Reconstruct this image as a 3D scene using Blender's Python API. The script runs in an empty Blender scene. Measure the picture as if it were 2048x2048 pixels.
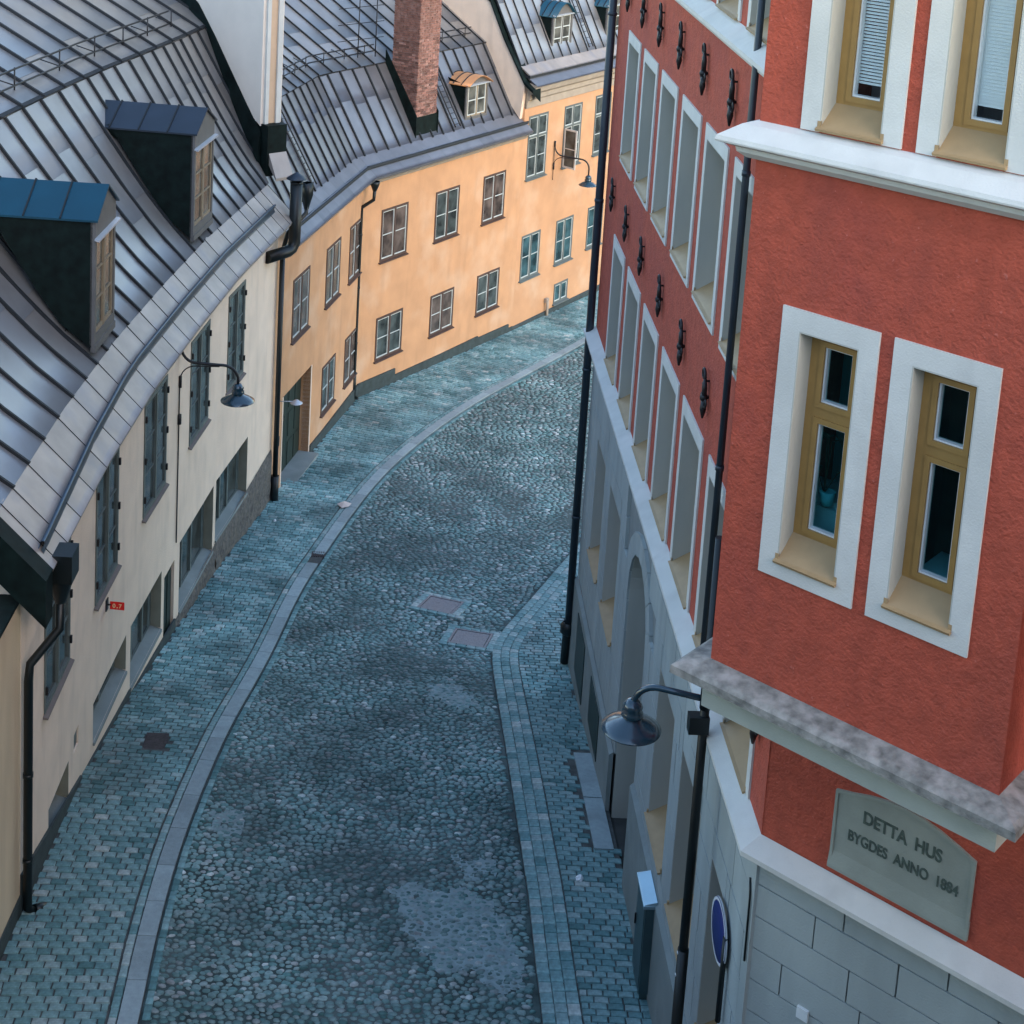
import bpy, bmesh, math, random
from mathutils import Vector, Matrix
random.seed(7)
R = math.radians
scene = bpy.context.scene
# ------------------------------------------------------------------ camera
cam_d = bpy.data.cameras.new('camera'); cam = bpy.data.objects.new('camera', cam_d)
scene.collection.objects.link(cam)
RX = Vector((0.998418, 0.010317, 0.055270))      # camera right in world
UY = Vector((-0.056225, 0.183214, 0.981464))     # camera up
BZ = RX.cross(UY)
m = Matrix((RX, UY, BZ)).transposed().to_4x4(); m.translation = Vector((0, 0, 17.0))
cam.matrix_world = m
cam_d.sensor_width = 36.0; cam_d.lens = 3150.44 / 2048 * 36
cam_d.shift_x = (1024 - 941.89) / 2048; cam_d.shift_y = -(1024 - 150) / 2048
cam_d.clip_start = 0.1; cam_d.clip_end = 2000
scene.camera = cam
# ------------------------------------------------------------------ light
w = bpy.data.worlds.new('World'); scene.world = w; w.use_nodes = True
nt = w.node_tree; bg = nt.nodes['Background']
sky = nt.nodes.new('ShaderNodeTexSky'); sky.sky_type = 'NISHITA'; sky.sun_disc = False
SUN_EL, SUN_AZ = R(24), R(140)
sky.sun_elevation = SUN_EL; sky.sun_rotation = SUN_AZ
sky.air_density = 1.2; sky.dust_density = 0.5; sky.ozone_density = 1.3
nt.links.new(sky.outputs[0], bg.inputs[0]); bg.inputs[1].default_value = 0.15
sl = bpy.data.lights.new('sun', 'SUN'); so = bpy.data.objects.new('sun', sl); scene.collection.objects.link(so)
sl.energy = 0.50; sl.angle = R(50); sl.color = (1.0, 0.79, 0.60)
SUN_L_EL = SUN_EL
sd = Vector((math.sin(SUN_AZ) * math.cos(SUN_L_EL), math.cos(SUN_AZ) * math.cos(SUN_L_EL), math.sin(SUN_L_EL)))
so.rotation_euler = sd.to_track_quat('Z', 'Y').to_euler()
scene.view_settings.view_transform = 'Standard'; scene.view_settings.look = 'None'
scene.view_settings.gamma = 1.0; scene.view_settings.use_curve_mapping = False
scene.view_settings.exposure = 1.84

# ------------------------------------------------------------------ helpers
COL = scene.collection
def tag(o, label=None, cat=None, group=None, kind=None):
    if label: o['label'] = label
    if cat: o['category'] = cat
    if group: o['group'] = group
    if kind: o['kind'] = kind
    return o
def empty(name, loc):
    o = bpy.data.objects.new(name, None); o.location = loc; COL.objects.link(o); o.empty_display_size = .3
    return o
def root_loc(p):
    v = Vector((0, 0, 0))
    while p is not None:
        v += p.location; p = p.parent
    return v
def link(name, me, parent, loc=(0, 0, 0)):
    o = bpy.data.objects.new(name, me); COL.objects.link(o); o.parent = parent; o.location = loc
    return o
def vm(a): return Vector(a)
class MB:
    """collects faces in world space; build() links them as one mesh object under parent"""
    def __init__(s): s.v = []; s.f = []; s.mi = []; s.sm = []
    def add(s, vs, fs, mi=0, smooth=False):
        b = len(s.v); s.v += [tuple(x) for x in vs]
        for f in fs: s.f.append(tuple(b + i for i in f)); s.mi.append(mi); s.sm.append(smooth)
        return s
    def quad(s, a, b, c, d, mi=0): return s.add([a, b, c, d], [(0, 1, 2, 3)], mi)
    def hexa(s, p, mi=0):
        """8 points: 4 of one end, then 4 of the other"""
        return s.add(p, [(3, 2, 1, 0), (4, 5, 6, 7), (0, 1, 5, 4), (1, 2, 6, 5), (2, 3, 7, 6), (3, 0, 4, 7)], mi)
    def fbox(s, F, s0, s1, o0, o1, z0, z1, mi=0):
        return s.hexa([F.p(a, b, c) for c in (z0, z1) for a, b in ((s0, o0), (s1, o0), (s1, o1), (s0, o1))], mi)
    def box(s, a, b, mi=0):
        return s.hexa([(x, y, z) for z in (a[2], b[2]) for x, y in ((a[0], a[1]), (b[0], a[1]), (b[0], b[1]), (a[0], b[1]))], mi)
    def prism(s, F, prof, s0, s1, mi=0):
        """profile of (o,z) extruded along s"""
        n = len(prof); vs = [F.p(s0, o, z) for o, z in prof] + [F.p(s1, o, z) for o, z in prof]
        fs = [tuple(range(n))[::-1], tuple(range(n, 2 * n))] + [(i, (i + 1) % n, (i + 1) % n + n, i + n) for i in range(n)]
        return s.add(vs, fs, mi)
    def plate(s, F, poly, o0, o1, mi=0):
        """outline of (s,z) extruded from o0 to o1"""
        n = len(poly); vs = [F.p(a, o0, z) for a, z in poly] + [F.p(a, o1, z) for a, z in poly]
        fs = [tuple(range(n))[::-1], tuple(range(n, 2 * n))] + [(i, (i + 1) % n, (i + 1) % n + n, i + n) for i in range(n)]
        return s.add(vs, fs, mi)
    def tube(s, pts, r, n=8, mi=0, caps=True):
        pts = [vm(p) for p in pts]; rr = r if isinstance(r, (list, tuple)) else [r] * len(pts)
        vs = []; up = None
        for i, p in enumerate(pts):
            t = (pts[min(i + 1, len(pts) - 1)] - pts[max(i - 1, 0)]).normalized()
            if up is None:
                up = Vector((0, 0, 1)) if abs(t.z) < .9 else Vector((1, 0, 0))
            a = t.cross(up)
            if a.length < 1e-4: a = t.cross(Vector((0, 1, 0)))
            a.normalize(); b = a.cross(t).normalized(); up = b
            for k in range(n):
                q = 2 * math.pi * k / n
                vs.append(p + a * math.cos(q) * rr[i] + b * math.sin(q) * rr[i])
        fs = [(i * n + k, i * n + (k + 1) % n, (i + 1) * n + (k + 1) % n, (i + 1) * n + k) for i in range(len(pts) - 1) for k in range(n)]
        s.add(vs, fs, mi, True)
        if caps:
            b = len(s.v) - len(vs)
            s.f.append(tuple(b + k for k in range(n))[::-1]); s.mi.append(mi); s.sm.append(False)
            s.f.append(tuple(b + (len(pts) - 1) * n + k for k in range(n))); s.mi.append(mi); s.sm.append(False)
        return s
    def lathe(s, c, prof, n=24, mi=0, ax=Vector((0, 0, 1)), closed=False):
        ax = ax.normalized(); a = ax.cross(Vector((0, 1, 0)) if abs(ax.y) < .9 else Vector((1, 0, 0))).normalized(); b = ax.cross(a)
        vs = [vm(c) + ax * z + (a * math.cos(2 * math.pi * k / n) + b * math.sin(2 * math.pi * k / n)) * r for r, z in prof for k in range(n)]
        L = len(prof)
        fs = [(i * n + k, i * n + (k + 1) % n, (i + 1) * n + (k + 1) % n, (i + 1) * n + k) for i in range(L - 1) for k in range(n)]
        return s.add(vs, fs, mi, True)
    def build(s, name, mats, parent=None, clip=None, loc=(0, 0, 0), merge=False):
        base = root_loc(parent) + Vector(loc)
        me = bpy.data.meshes.new(name)
        me.from_pydata([tuple(vm(v) - base) for v in s.v], [], s.f)
        if not isinstance(mats, (list, tuple)): mats = [mats]
        for m_ in mats: me.materials.append(m_)
        me.polygons.foreach_set('material_index', s.mi); me.polygons.foreach_set('use_smooth', s.sm)
        if clip or merge:
            bm = bmesh.new(); bm.from_mesh(me)
            if merge: bmesh.ops.remove_doubles(bm, verts=bm.verts, dist=.0005)
            for co, no in (clip or []):
                bmesh.ops.bisect_plane(bm, geom=bm.verts[:] + bm.edges[:] + bm.faces[:], plane_co=vm(co) - base, plane_no=no, clear_outer=True)
            if len(bm.faces) == 0: bm.free(); return None
            bm.to_mesh(me); bm.free()
        me.update()
        return link(name, me, parent, loc)
class Face:
    """vertical facade: s along, o outward, z up"""
    def __init__(s, P, D, L=None):
        s.P = Vector((P[0], P[1])); s.D = Vector((D[0], D[1])).normalized(); s.N = Vector((s.D.y, -s.D.x)); s.L = L
    def p(s, a, o, z):
        q = s.P + s.D * a + s.N * o; return Vector((q.x, q.y, z))
def holes_wall(F, L0, L1, Z0, Z1, holes, t=.35, o=0.0):
    """solid wall with rectangular holes [(s0,s1,z0,z1)]"""
    ss = sorted({L0, L1} | {h[i] for h in holes for i in (0, 1) if L0 < h[i] < L1}); zz = sorted({Z0, Z1} | {h[i] for h in holes for i in (2, 3) if Z0 < h[i] < Z1})
    mb = MB(); n, k = len(ss), len(zz)
    solid = [[not any(h[0] - 1e-6 <= (ss[i] + ss[i + 1]) / 2 <= h[1] and h[2] <= (zz[j] + zz[j + 1]) / 2 <= h[3] for h in holes) for j in range(k - 1)] for i in range(n - 1)]
    def sol(i, j): return 0 <= i < n - 1 and 0 <= j < k - 1 and solid[i][j]
    for i in range(n - 1):
        for j in range(k - 1):
            if not solid[i][j]: continue
            a, b, c, d = ss[i], ss[i + 1], zz[j], zz[j + 1]
            mb.quad(F.p(a, o, c), F.p(b, o, c), F.p(b, o, d), F.p(a, o, d))
            mb.quad(F.p(b, o - t, c), F.p(a, o - t, c), F.p(a, o - t, d), F.p(b, o - t, d))
            if not sol(i - 1, j): mb.quad(F.p(a, o - t, c), F.p(a, o, c), F.p(a, o, d), F.p(a, o - t, d))
            if not sol(i + 1, j): mb.quad(F.p(b, o, c), F.p(b, o - t, c), F.p(b, o - t, d), F.p(b, o, d))
            if not sol(i, j - 1): mb.quad(F.p(a, o - t, c), F.p(b, o - t, c), F.p(b, o, c), F.p(a, o, c))
            if not sol(i, j + 1): mb.quad(F.p(a, o, d), F.p(b, o, d), F.p(b, o - t, d), F.p(a, o - t, d))
    return mb

# ------------------------------------------------------------------ materials
def mat(name, col, rough=.8, metal=0, var=.12, vs=3.0, col2=None, c2s=.6, c2amt=.5, bump=0, bs=40, obj=0, spec=.5, coat=0, streak=False, bump2=0, b2s=6, grime=0, specks=0):
    m = bpy.data.materials.new(name); m.use_nodes = True; t = m.node_tree; N = t.nodes; L = t.links
    b = N['Principled BSDF']; b.inputs['Roughness'].default_value = rough; b.inputs['Metallic'].default_value = metal
    b.inputs['Specular IOR Level'].default_value = spec
    if coat: b.inputs['Coat Weight'].default_value = coat; b.inputs['Coat Roughness'].default_value = .12
    tc = N.new('ShaderNodeTexCoord'); src = tc.outputs['Object']
    if obj:   # pieces sharing a mesh: shift the pattern per piece
        oi = N.new('ShaderNodeObjectInfo'); ad = N.new('ShaderNodeVectorMath'); ad.operation = 'ADD'
        sc = N.new('ShaderNodeVectorMath'); sc.operation = 'SCALE'; sc.inputs['Scale'].default_value = 37.0
        cb = N.new('ShaderNodeCombineXYZ')
        for i in range(3): L.new(oi.outputs['Random'], cb.inputs[i])
        L.new(cb.outputs[0], sc.inputs[0]); L.new(src, ad.inputs[0]); L.new(sc.outputs[0], ad.inputs[1]); src = ad.outputs[0]
    if streak:
        mp = N.new('ShaderNodeMapping'); mp.inputs['Scale'].default_value = (1, 1, .22); L.new(src, mp.inputs[0]); s2 = mp.outputs[0]
    else: s2 = src
    def noise(v, scale, det=4):
        n = N.new('ShaderNodeTexNoise'); n.inputs['Scale'].default_value = scale; n.inputs['Detail'].default_value = det; L.new(v, n.inputs['Vector']); return n.outputs['Fac']
    def mixc(f, a, c):
        x = N.new('ShaderNodeMix'); x.data_type = 'RGBA'
        if f is not None: L.new(f, x.inputs[0])
        for inp, vv in ((6, a), (7, c)):
            if hasattr(vv, 'links') or hasattr(vv, 'node'): L.new(vv, x.inputs[inp])
            else: x.inputs[inp].default_value = (*vv, 1)
        return x
    def ramp(f, a, c):
        r = N.new('ShaderNodeMapRange'); r.inputs[1].default_value = a; r.inputs[2].default_value = c; L.new(f, r.inputs[0]); return r.outputs[0]
    lo = tuple(max(0, c * (1 - var)) for c in col); hi = tuple(min(1, c * (1 + var)) for c in col)
    out = mixc(ramp(noise(s2, vs), .3, .7), lo, hi).outputs[2]
    if col2:
        f = ramp(noise(s2, c2s, 6), .5, .75); mu = N.new('ShaderNodeMath'); mu.operation = 'MULTIPLY'; mu.inputs[1].default_value = c2amt; L.new(f, mu.inputs[0])
        out = mixc(mu.outputs[0], out, col2).outputs[2]
    if grime:
        mp2 = N.new('ShaderNodeMapping'); mp2.inputs['Scale'].default_value = (2.2, 2.2, .45); L.new(src, mp2.inputs[0])
        f = ramp(noise(mp2.outputs[0], 1.3, 8), .50, .95); mu = N.new('ShaderNodeMath'); mu.operation = 'MULTIPLY'; mu.inputs[1].default_value = grime; L.new(f, mu.inputs[0])
        out = mixc(mu.outputs[0], out, tuple(c * .45 + .02 for c in col)).outputs[2]
    if specks:
        f = ramp(noise(src, 22, 2), .70, .76); mu = N.new('ShaderNodeMath'); mu.operation = 'MULTIPLY'; mu.inputs[1].default_value = specks; L.new(f, mu.inputs[0])
        out = mixc(mu.outputs[0], out, tuple(min(1, c * 1.3 + .12) for c in col)).outputs[2]
    if obj:
        r = N.new('ShaderNodeMapRange'); r.inputs[3].default_value = 1 - obj; r.inputs[4].default_value = 1 + obj; L.new(oi.outputs['Random'], r.inputs[0])
        x = N.new('ShaderNodeVectorMath'); x.operation = 'SCALE'; L.new(out, x.inputs[0]); L.new(r.outputs[0], x.inputs['Scale']); out = x.outputs[0]
    L.new(out, b.inputs['Base Color'])
    if bump or bump2:
        prev = None
        for st, sc_ in ((bump, bs), (bump2, b2s)):
            if not st: continue
            bp = N.new('ShaderNodeBump'); bp.inputs['Strength'].default_value = st; bp.inputs['Distance'].default_value = .02
            L.new(noise(src, sc_, 5), bp.inputs['Height'])
            if prev: L.new(prev, bp.inputs['Normal'])
            prev = bp.outputs[0]
        L.new(prev, b.inputs['Normal'])
    return m
def mottled(name, cols, scale, rough=.8, bump=.4, seed=0):
    """colour picked per piece position: for joined setts and cobbles (each stone has its own value through a vertex attribute)"""
    m = bpy.data.materials.new(name); m.use_nodes = True; t = m.node_tree; N = t.nodes; L = t.links
    b = N['Principled BSDF']; b.inputs['Roughness'].default_value = rough
    at = N.new('ShaderNodeAttribute'); at.attribute_name = 'tone'
    cr = N.new('ShaderNodeValToRGB'); cr.color_ramp.interpolation = 'LINEAR'
    e = cr.color_ramp.elements
    while len(e) < len(cols): e.new(.5)
    for i, c in enumerate(cols): e[i].position = i / (len(cols) - 1); e[i].color = (*c, 1)
    L.new(at.outputs['Fac'], cr.inputs[0])
    tc = N.new('ShaderNodeTexCoord')
    n = N.new('ShaderNodeTexNoise'); n.inputs['Scale'].default_value = scale; n.inputs['Detail'].default_value = 5; L.new(tc.outputs['Object'], n.inputs['Vector'])
    r = N.new('ShaderNodeMapRange'); r.inputs[1].default_value = .3; r.inputs[2].default_value = .7; r.inputs[3].default_value = .72; r.inputs[4].default_value = 1.28; L.new(n.outputs['Fac'], r.inputs[0])
    x = N.new('ShaderNodeVectorMath'); x.operation = 'SCALE'; L.new(cr.outputs[0], x.inputs[0]); L.new(r.outputs[0], x.inputs['Scale'])
    n2 = N.new('ShaderNodeTexNoise'); n2.inputs['Scale'].default_value = .7; n2.inputs['Detail'].default_value = 4; L.new(tc.outputs['Object'], n2.inputs['Vector'])
    r2 = N.new('ShaderNodeMapRange'); r2.inputs[1].default_value = .35; r2.inputs[2].default_value = .68; r2.inputs[3].default_value = .62; r2.inputs[4].default_value = 1.45; L.new(n2.outputs['Fac'], r2.inputs[0])
    y = N.new('ShaderNodeVectorMath'); y.operation = 'SCALE'; L.new(x.outputs[0], y.inputs[0]); L.new(r2.outputs[0], y.inputs['Scale'])
    L.new(y.outputs[0], b.inputs['Base Color'])
    bp = N.new('ShaderNodeBump'); bp.inputs['Strength'].default_value = bump; bp.inputs['Distance'].default_value = .01
    n3 = N.new('ShaderNodeTexNoise'); n3.inputs['Scale'].default_value = 45; L.new(tc.outputs['Object'], n3.inputs['Vector']); L.new(n3.outputs['Fac'], bp.inputs['Height']); L.new(bp.outputs[0], b.inputs['Normal'])
    return m
M = {}
M['red'] = mat('red_plaster', (.41, .072, .038), .88, var=.14, vs=7, col2=(.31, .055, .042), c2s=.9, c2amt=.6, bump=.9, bs=34, bump2=.8, b2s=11, grime=.35, specks=.35)
M['white'] = mat('white_paint', (.60, .585, .54), .75, var=.06, vs=4, col2=(.48, .47, .43), c2s=2.0, c2amt=.55, bump=.25, bs=60, grime=.4)
M['reveal'] = mat('grey_reveal', (.44, .43, .38), .85, var=.08, vs=2, bump=.15, bs=60, streak=True)
M['tansill'] = mat('tan_painted_sheet', (.36, .235, .115), .55, var=.08, vs=6, bump=.05, bs=60)
M['ochreframe'] = mat('ochre_window_paint', (.34, .19, .055), .5, var=.08, vs=8)
M['ashlar'] = mat('grey_ashlar', (.34, .375, .365), .88, var=.10, vs=2.2, col2=(.24, .27, .265), c2s=1.4, c2amt=.5, bump=.3, bs=50, streak=True, grime=.3)
M['plinthgrey'] = mat('plinth_stone', (.22, .25, .24), .85, var=.12, vs=3, col2=(.12, .15, .14), c2s=1.5, c2amt=.6, bump=.3, bs=40)
M['frieze'] = mat('grey_green_frieze', (.42, .44, .38), .85, var=.08, vs=3, bump=.2, bs=50)
M['gutter'] = mat('blue_grey_gutter', (.045, .075, .11), .35, metal=.4, var=.2)
M['creamlight'] = mat('fire_wall_plaster', (.80, .69, .58), .9, var=.03, vs=2, bump=.15, bs=30)
M['tanrecess'] = mat('tan_recess_plaster', (.60, .42, .28), .9, var=.06)
M['steeltop'] = mat('bright_steel_sheet', (.30, .42, .48), .3, metal=.7, var=.1)
M['sillgrey'] = mat('brown_grey_sill', (.17, .14, .125), .8)
M['olive'] = mat('olive_grey_reveal', (.24, .235, .18), .85, var=.12, vs=3)
M['joint'] = mat('dark_joint', (.235, .25, .24), .9)
M['stone'] = mat('weathered_stone', (.22, .21, .185), .9, var=.4, vs=11, col2=(.46, .42, .38), c2s=5, c2amt=.75, bump=.6, bs=25)
M['plinth'] = mat('dark_plinth', (.035, .05, .05), .8, var=.25, vs=5, bump=.3, bs=30)
M['rubble'] = mat('rough_plinth_stone', (.11, .10, .09), .95, var=.4, vs=14, col2=(.22, .18, .13), c2s=6, c2amt=.6, bump=1.0, bs=18)
M['cream'] = mat('cream_plaster', (.84, .66, .51), .9, var=.05, vs=2, col2=(.70, .56, .44), c2s=.7, c2amt=.6, bump=.3, bs=40, grime=.45)
M['beige'] = mat('beige_plaster', (.64, .50, .33), .88, var=.12, vs=1.5, col2=(.36, .29, .2), c2s=.7, c2amt=.5, bump=.2, bs=40, streak=True)
M['yellow'] = mat('yellow_plaster', (.55, .295, .15), .9, var=.09, vs=1.3, col2=(.62, .41, .27), c2s=.8, c2amt=.75, bump=.35, bs=35, bump2=.3, b2s=3, grime=.4)
M['yellow2'] = mat('far_yellow_plaster', (.54, .29, .15), .9, var=.09, vs=1.3, col2=(.62, .42, .28), c2s=.8, c2amt=.7, bump=.25, bs=35)
M['cornice'] = mat('grey_cornice', (.36, .30, .235), .8, var=.1)
M['brown'] = mat('brown_window_paint', (.075, .042, .032), .5, var=.15)
M['greyframe'] = mat('grey_green_window_paint', (.12, .145, .135), .5, var=.15)
M['bluegrey'] = mat('blue_grey_window_paint', (.11, .13, .125), .5, var=.12)
M['bar'] = mat('pale_glazing_bar', (.55, .58, .55), .5, var=.05)
M['iron'] = mat('black_iron', (.018, .018, .02), .45, metal=.3, var=.2, bump=.1)
M['pipe'] = mat('black_downpipe', (.005, .009, .010), .42, var=.2, spec=.45)
M['pipeblue'] = mat('dark_blue_downpipe', (.02, .032, .045), .4, var=.15)
M['roof'] = mat('roof_sheet', (.33, .315, .30), .40, metal=.55, var=.12, vs=1.6, col2=(.26, .265, .29), c2s=.8, c2amt=.7, obj=.05, bump=.10, bs=3.0, spec=.6)
M['apron'] = mat('eave_sheet', (.37, .31, .265), .48, metal=.25, var=.14, vs=2.0, col2=(.24, .23, .25), c2s=1.4, c2amt=.7, obj=.10, bump=.16, bs=4.5, spec=.6)
M['roof2'] = mat('dark_roof_sheet', (.20, .20, .215), .42, metal=.6, var=.10, vs=1.6, col2=(.11, .115, .13), c2s=.9, c2amt=.6, obj=.06, bump=.10, bs=3.0)
M['apron2'] = mat('dark_eave_sheet', (.20, .20, .215), .45, metal=.5, var=.12, vs=2, obj=.1, bump=.16, bs=4.5)
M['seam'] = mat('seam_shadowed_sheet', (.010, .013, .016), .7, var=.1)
M['cheek'] = mat('black_green_sheet', (.004, .010, .009), .65, var=.5, vs=5, spec=.15)
M['bluesheet'] = mat('blue_dormer_sheet', (.004, .055, .09), .45, metal=.25, var=.08, vs=2)
M['slatesheet'] = mat('slate_dormer_sheet', (.03, .042, .058), .42, metal=.4, var=.1, vs=2)
M['gable'] = mat('grey_gable_sheet', (.13, .125, .12), .6, metal=.2, var=.1)
M['copper'] = mat('copper_sheet', (.48, .22, .09), .4, metal=.4, var=.12, vs=2)
M['brickmat'] = mat('chimney_brick', (.23, .11, .085), .9, var=.35, vs=8, col2=(.42, .28, .24), c2s=5, c2amt=.5, obj=.45, bump=.5, bs=30)
M['mortar'] = mat('pale_mortar', (.34, .27, .24), .95, var=.15)
M['lamp'] = mat('dark_enamel', (.012, .04, .06), .22, var=.1, coat=.6, spec=.6)
M['lampwhite'] = mat('white_enamel', (.7, .72, .72), .3)
M['smalllamp'] = mat('pale_lamp_metal', (.45, .48, .52), .35, metal=.3)
M['signred'] = mat('red_sign', (.75, .012, .008), .5, var=.02)
M['signyel'] = mat('sign_lettering', (.85, .62, .35), .5, var=.02)
M['signblue'] = mat('blue_sign', (.008, .02, .14), .4, var=.05)
M['signwhite'] = mat('white_sign', (.7, .7, .72), .5)
M['cabinet'] = mat('steel_cabinet', (.07, .12, .13), .4, metal=.5, var=.15)
M['door'] = mat('green_black_door', (.012, .026, .02), .5, var=.3, vs=8)
M['slab'] = mat('granite_slab', (.27, .34, .355), .85, var=.10, vs=12, col2=(.19, .235, .24), c2s=1.6, c2amt=.7, bump=.5, bs=50, obj=.14)
M['ironcover'] = mat('iron_cover', (.24, .225, .235), .7, metal=.3, var=.2, vs=30, bump=.4, bs=120)
M['rustcover'] = mat('rusty_cover', (.05, .04, .04), .8, var=.3, vs=20, bump=.4, bs=120)
M['bed'] = mat('dirt_joint_bed', (.05, .08, .078), .98, var=.5, vs=4, col2=(.13, .15, .148), c2s=.55, c2amt=.7, bump=.5, bs=30)
M['setbed'] = mat('sett_joint_sand', (.07, .075, .072), .98, var=.4, vs=5, bump=.5, bs=40)
M['ground'] = mat('ground_dirt', (.05, .05, .046), .98, var=.3, vs=2)
M['morpatch'] = mat('light_mortar', (.21, .28, .29), .95, var=.25, vs=6, col2=(.18, .21, .21), c2s=3, c2amt=.6, bump=.6, bs=25)
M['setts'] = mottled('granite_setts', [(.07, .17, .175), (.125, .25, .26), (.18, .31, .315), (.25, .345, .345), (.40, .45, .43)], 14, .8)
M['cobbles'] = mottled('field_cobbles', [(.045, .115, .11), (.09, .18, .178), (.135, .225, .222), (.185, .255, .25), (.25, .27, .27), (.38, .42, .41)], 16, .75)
M['letters'] = mat('dark_lettering', (.06, .085, .07), .85, var=.3, vs=20)
M['plaque'] = mat('plaque_stone', (.27, .29, .25), .9, var=.10, vs=3, col2=(.22, .24, .2), c2s=2, c2amt=.5, bump=.2, bs=50)
M['paper'] = mat('litter_paper', (.6, .5, .45), .8)
M['litter'] = mat('white_litter', (.8, .82, .85), .7)
M['blind'] = mat('white_blind', (.8, .8, .8), .5, var=.02)
M['leaf'] = mat('dark_leaf', (.01, .03, .015), .5)
M['room'] = mat('teal_room', (.10, .50, .56), .8, var=.3, vs=2)
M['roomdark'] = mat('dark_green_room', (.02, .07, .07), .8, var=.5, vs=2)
M['roompale'] = mat('pale_furniture', (.35, .6, .65), .7, var=.2)
M['curtain'] = mat('curtain_cloth', (.42, .44, .42), .9, var=.15, vs=6, streak=True)
def glass_mat(name, tint=(.02, .03, .03), rough=.06, clear=0, tcol=(.75, .95, .95)):
    m = bpy.data.materials.new(name); m.use_nodes = True; t = m.node_tree; N = t.nodes; L = t.links; b = N['Principled BSDF']
    b.inputs['Base Color'].default_value = (*tint, 1); b.inputs['Roughness'].default_value = rough
    b.inputs['Specular IOR Level'].default_value = .6
    tc = N.new('ShaderNodeTexCoord'); n = N.new('ShaderNodeTexNoise'); n.inputs['Scale'].default_value = 2.2; L.new(tc.outputs['Object'], n.inputs['Vector'])
    if not clear:
        r = N.new('ShaderNodeMapRange'); r.inputs[1].default_value = .35; r.inputs[2].default_value = .7; r.inputs[3].default_value = .45; r.inputs[4].default_value = 1.9; L.new(n.outputs['Fac'], r.inputs[0])
        x = N.new('ShaderNodeVectorMath'); x.operation = 'SCALE'; x.inputs[0].default_value = tint; L.new(r.outputs[0], x.inputs['Scale']); L.new(x.outputs[0], b.inputs['Base Color'])
    bp = N.new('ShaderNodeBump'); bp.inputs['Strength'].default_value = .08; bp.inputs['Distance'].default_value = .02; L.new(n.outputs['Fac'], bp.inputs['Height']); L.new(bp.outputs[0], b.inputs['Normal'])
    if clear:
        tr = N.new('ShaderNodeBsdfTransparent'); tr.inputs[0].default_value = (*tcol, 1)
        mx = N.new('ShaderNodeMixShader'); mx.inputs[0].default_value = 1 - clear
        L.new(tr.outputs[0], mx.inputs[1]); L.new(b.outputs[0], mx.inputs[2]); L.new(mx.outputs[0], N['Material Output'].inputs[0])
    return m
M['glass'] = glass_mat('dark_window_glass', (.05, .062, .06), .10)
M['glassb'] = glass_mat('brownish_window_glass', (.085, .065, .055), .12)
M['glassd'] = glass_mat('dusty_dormer_glass', (.10, .10, .085), .16)
M['glasst'] = glass_mat('teal_window_glass', (.03, .07, .08), .08)
M['glassclear'] = glass_mat('clear_window_glass', (.01, .02, .02), .04, clear=.86)
M['glassupper'] = glass_mat('blind_window_glass', (.02, .03, .03), .04, clear=.93, tcol=(.97, 1, 1))
M['roomupper'] = mat('pale_room', (.62, .64, .66), .8)

# ------------------------------------------------------------------ ground profile and plan
YS = [-200, 10, 14, 17, 20, 21.5, 23.6, 26, 28, 30, 33, 37, 41, 45, 50, 60, 90, 400]
ZS = [2.6, 2.1, 1.75, 1.45, 1.17, 1.05, .8, .37, .05, -.2, -.55, -.95, -1.12, -1.3, -1.5, -1.7, -1.8, -2]
def zlin(y):
    if y <= YS[0]: return ZS[0]
    for i in range(len(YS) - 1):
        if y <= YS[i + 1]:
            t = (y - YS[i]) / (YS[i + 1] - YS[i]); return ZS[i] + t * (ZS[i + 1] - ZS[i])
    return ZS[-1]
def zg(y): return sum(zlin(y + d) for d in (-1.2, -.6, 0, .6, 1.2)) / 5
def lerp2(a, b, t): return (a[0] + (b[0] - a[0]) * t, a[1] + (b[1] - a[1]) * t)
class Path:
    def __init__(s, pts):
        s.pts = [Vector(p) for p in pts]; s.cum = [0]
        for a, b in zip(s.pts, s.pts[1:]): s.cum.append(s.cum[-1] + (b - a).length)
        s.L = s.cum[-1]
    def seg(s, u):
        i = 0
        while i < len(s.pts) - 2 and u > s.cum[i + 1]: i += 1
        return i, (u - s.cum[i]) / (s.cum[i + 1] - s.cum[i])
    def at(s, u):
        i, t = s.seg(u); return s.pts[i].lerp(s.pts[i + 1], t)
    def nrm(s, u):   # left-hand normal, smoothed
        a = s.at(max(u - .8, 0)); b = s.at(min(u + .8, s.L)); d = (b - a).normalized(); return Vector((-d.y, d.x))
    def dir(s, u):
        n = s.nrm(u); return Vector((n.y, -n.x))
def smooth(pts, k=2):
    pts = [Vector(p) for p in pts]
    for _ in range(k):
        o = [pts[0]]
        for a, b in zip(pts, pts[1:]): o += [a.lerp(b, .25), a.lerp(b, .75)]
        pts = o + [pts[-1]]
    return pts
kerb_out = Path(smooth([(-3.2, 12), (-3.49, 17.24), (-3.62, 18.9), (-3.68, 20.9), (-3.62, 22.82), (-3.53, 24.85), (-3.39, 26.44), (-3.24, 28.06), (-3.04, 31.19), (-2.68, 33.63), (-2.29, 36.0), (-1.85, 38.1), (-1.13, 40.3), (-.2, 42.6), (.86, 44.8), (2.6, 47.8), (3.89, 50.0), (4.64, 51.3), (8, 57), (12, 64)]))
right_edge = Path(smooth([(1.75, 12), (1.6, 17.65), (1.54, 18.78), (1.5, 20.14), (1.44, 21.12), (1.38, 22.05), (1.29, 23.7), (1.2, 25.45), (1.1, 27.2), (1.04, 28.4), (1.09, 29.1), (1.34, 29.98), (1.72, 30.95), (2.23, 32.34), (3.15, 34.8), (4.4, 38.1), (8.5, 48)]))
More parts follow.
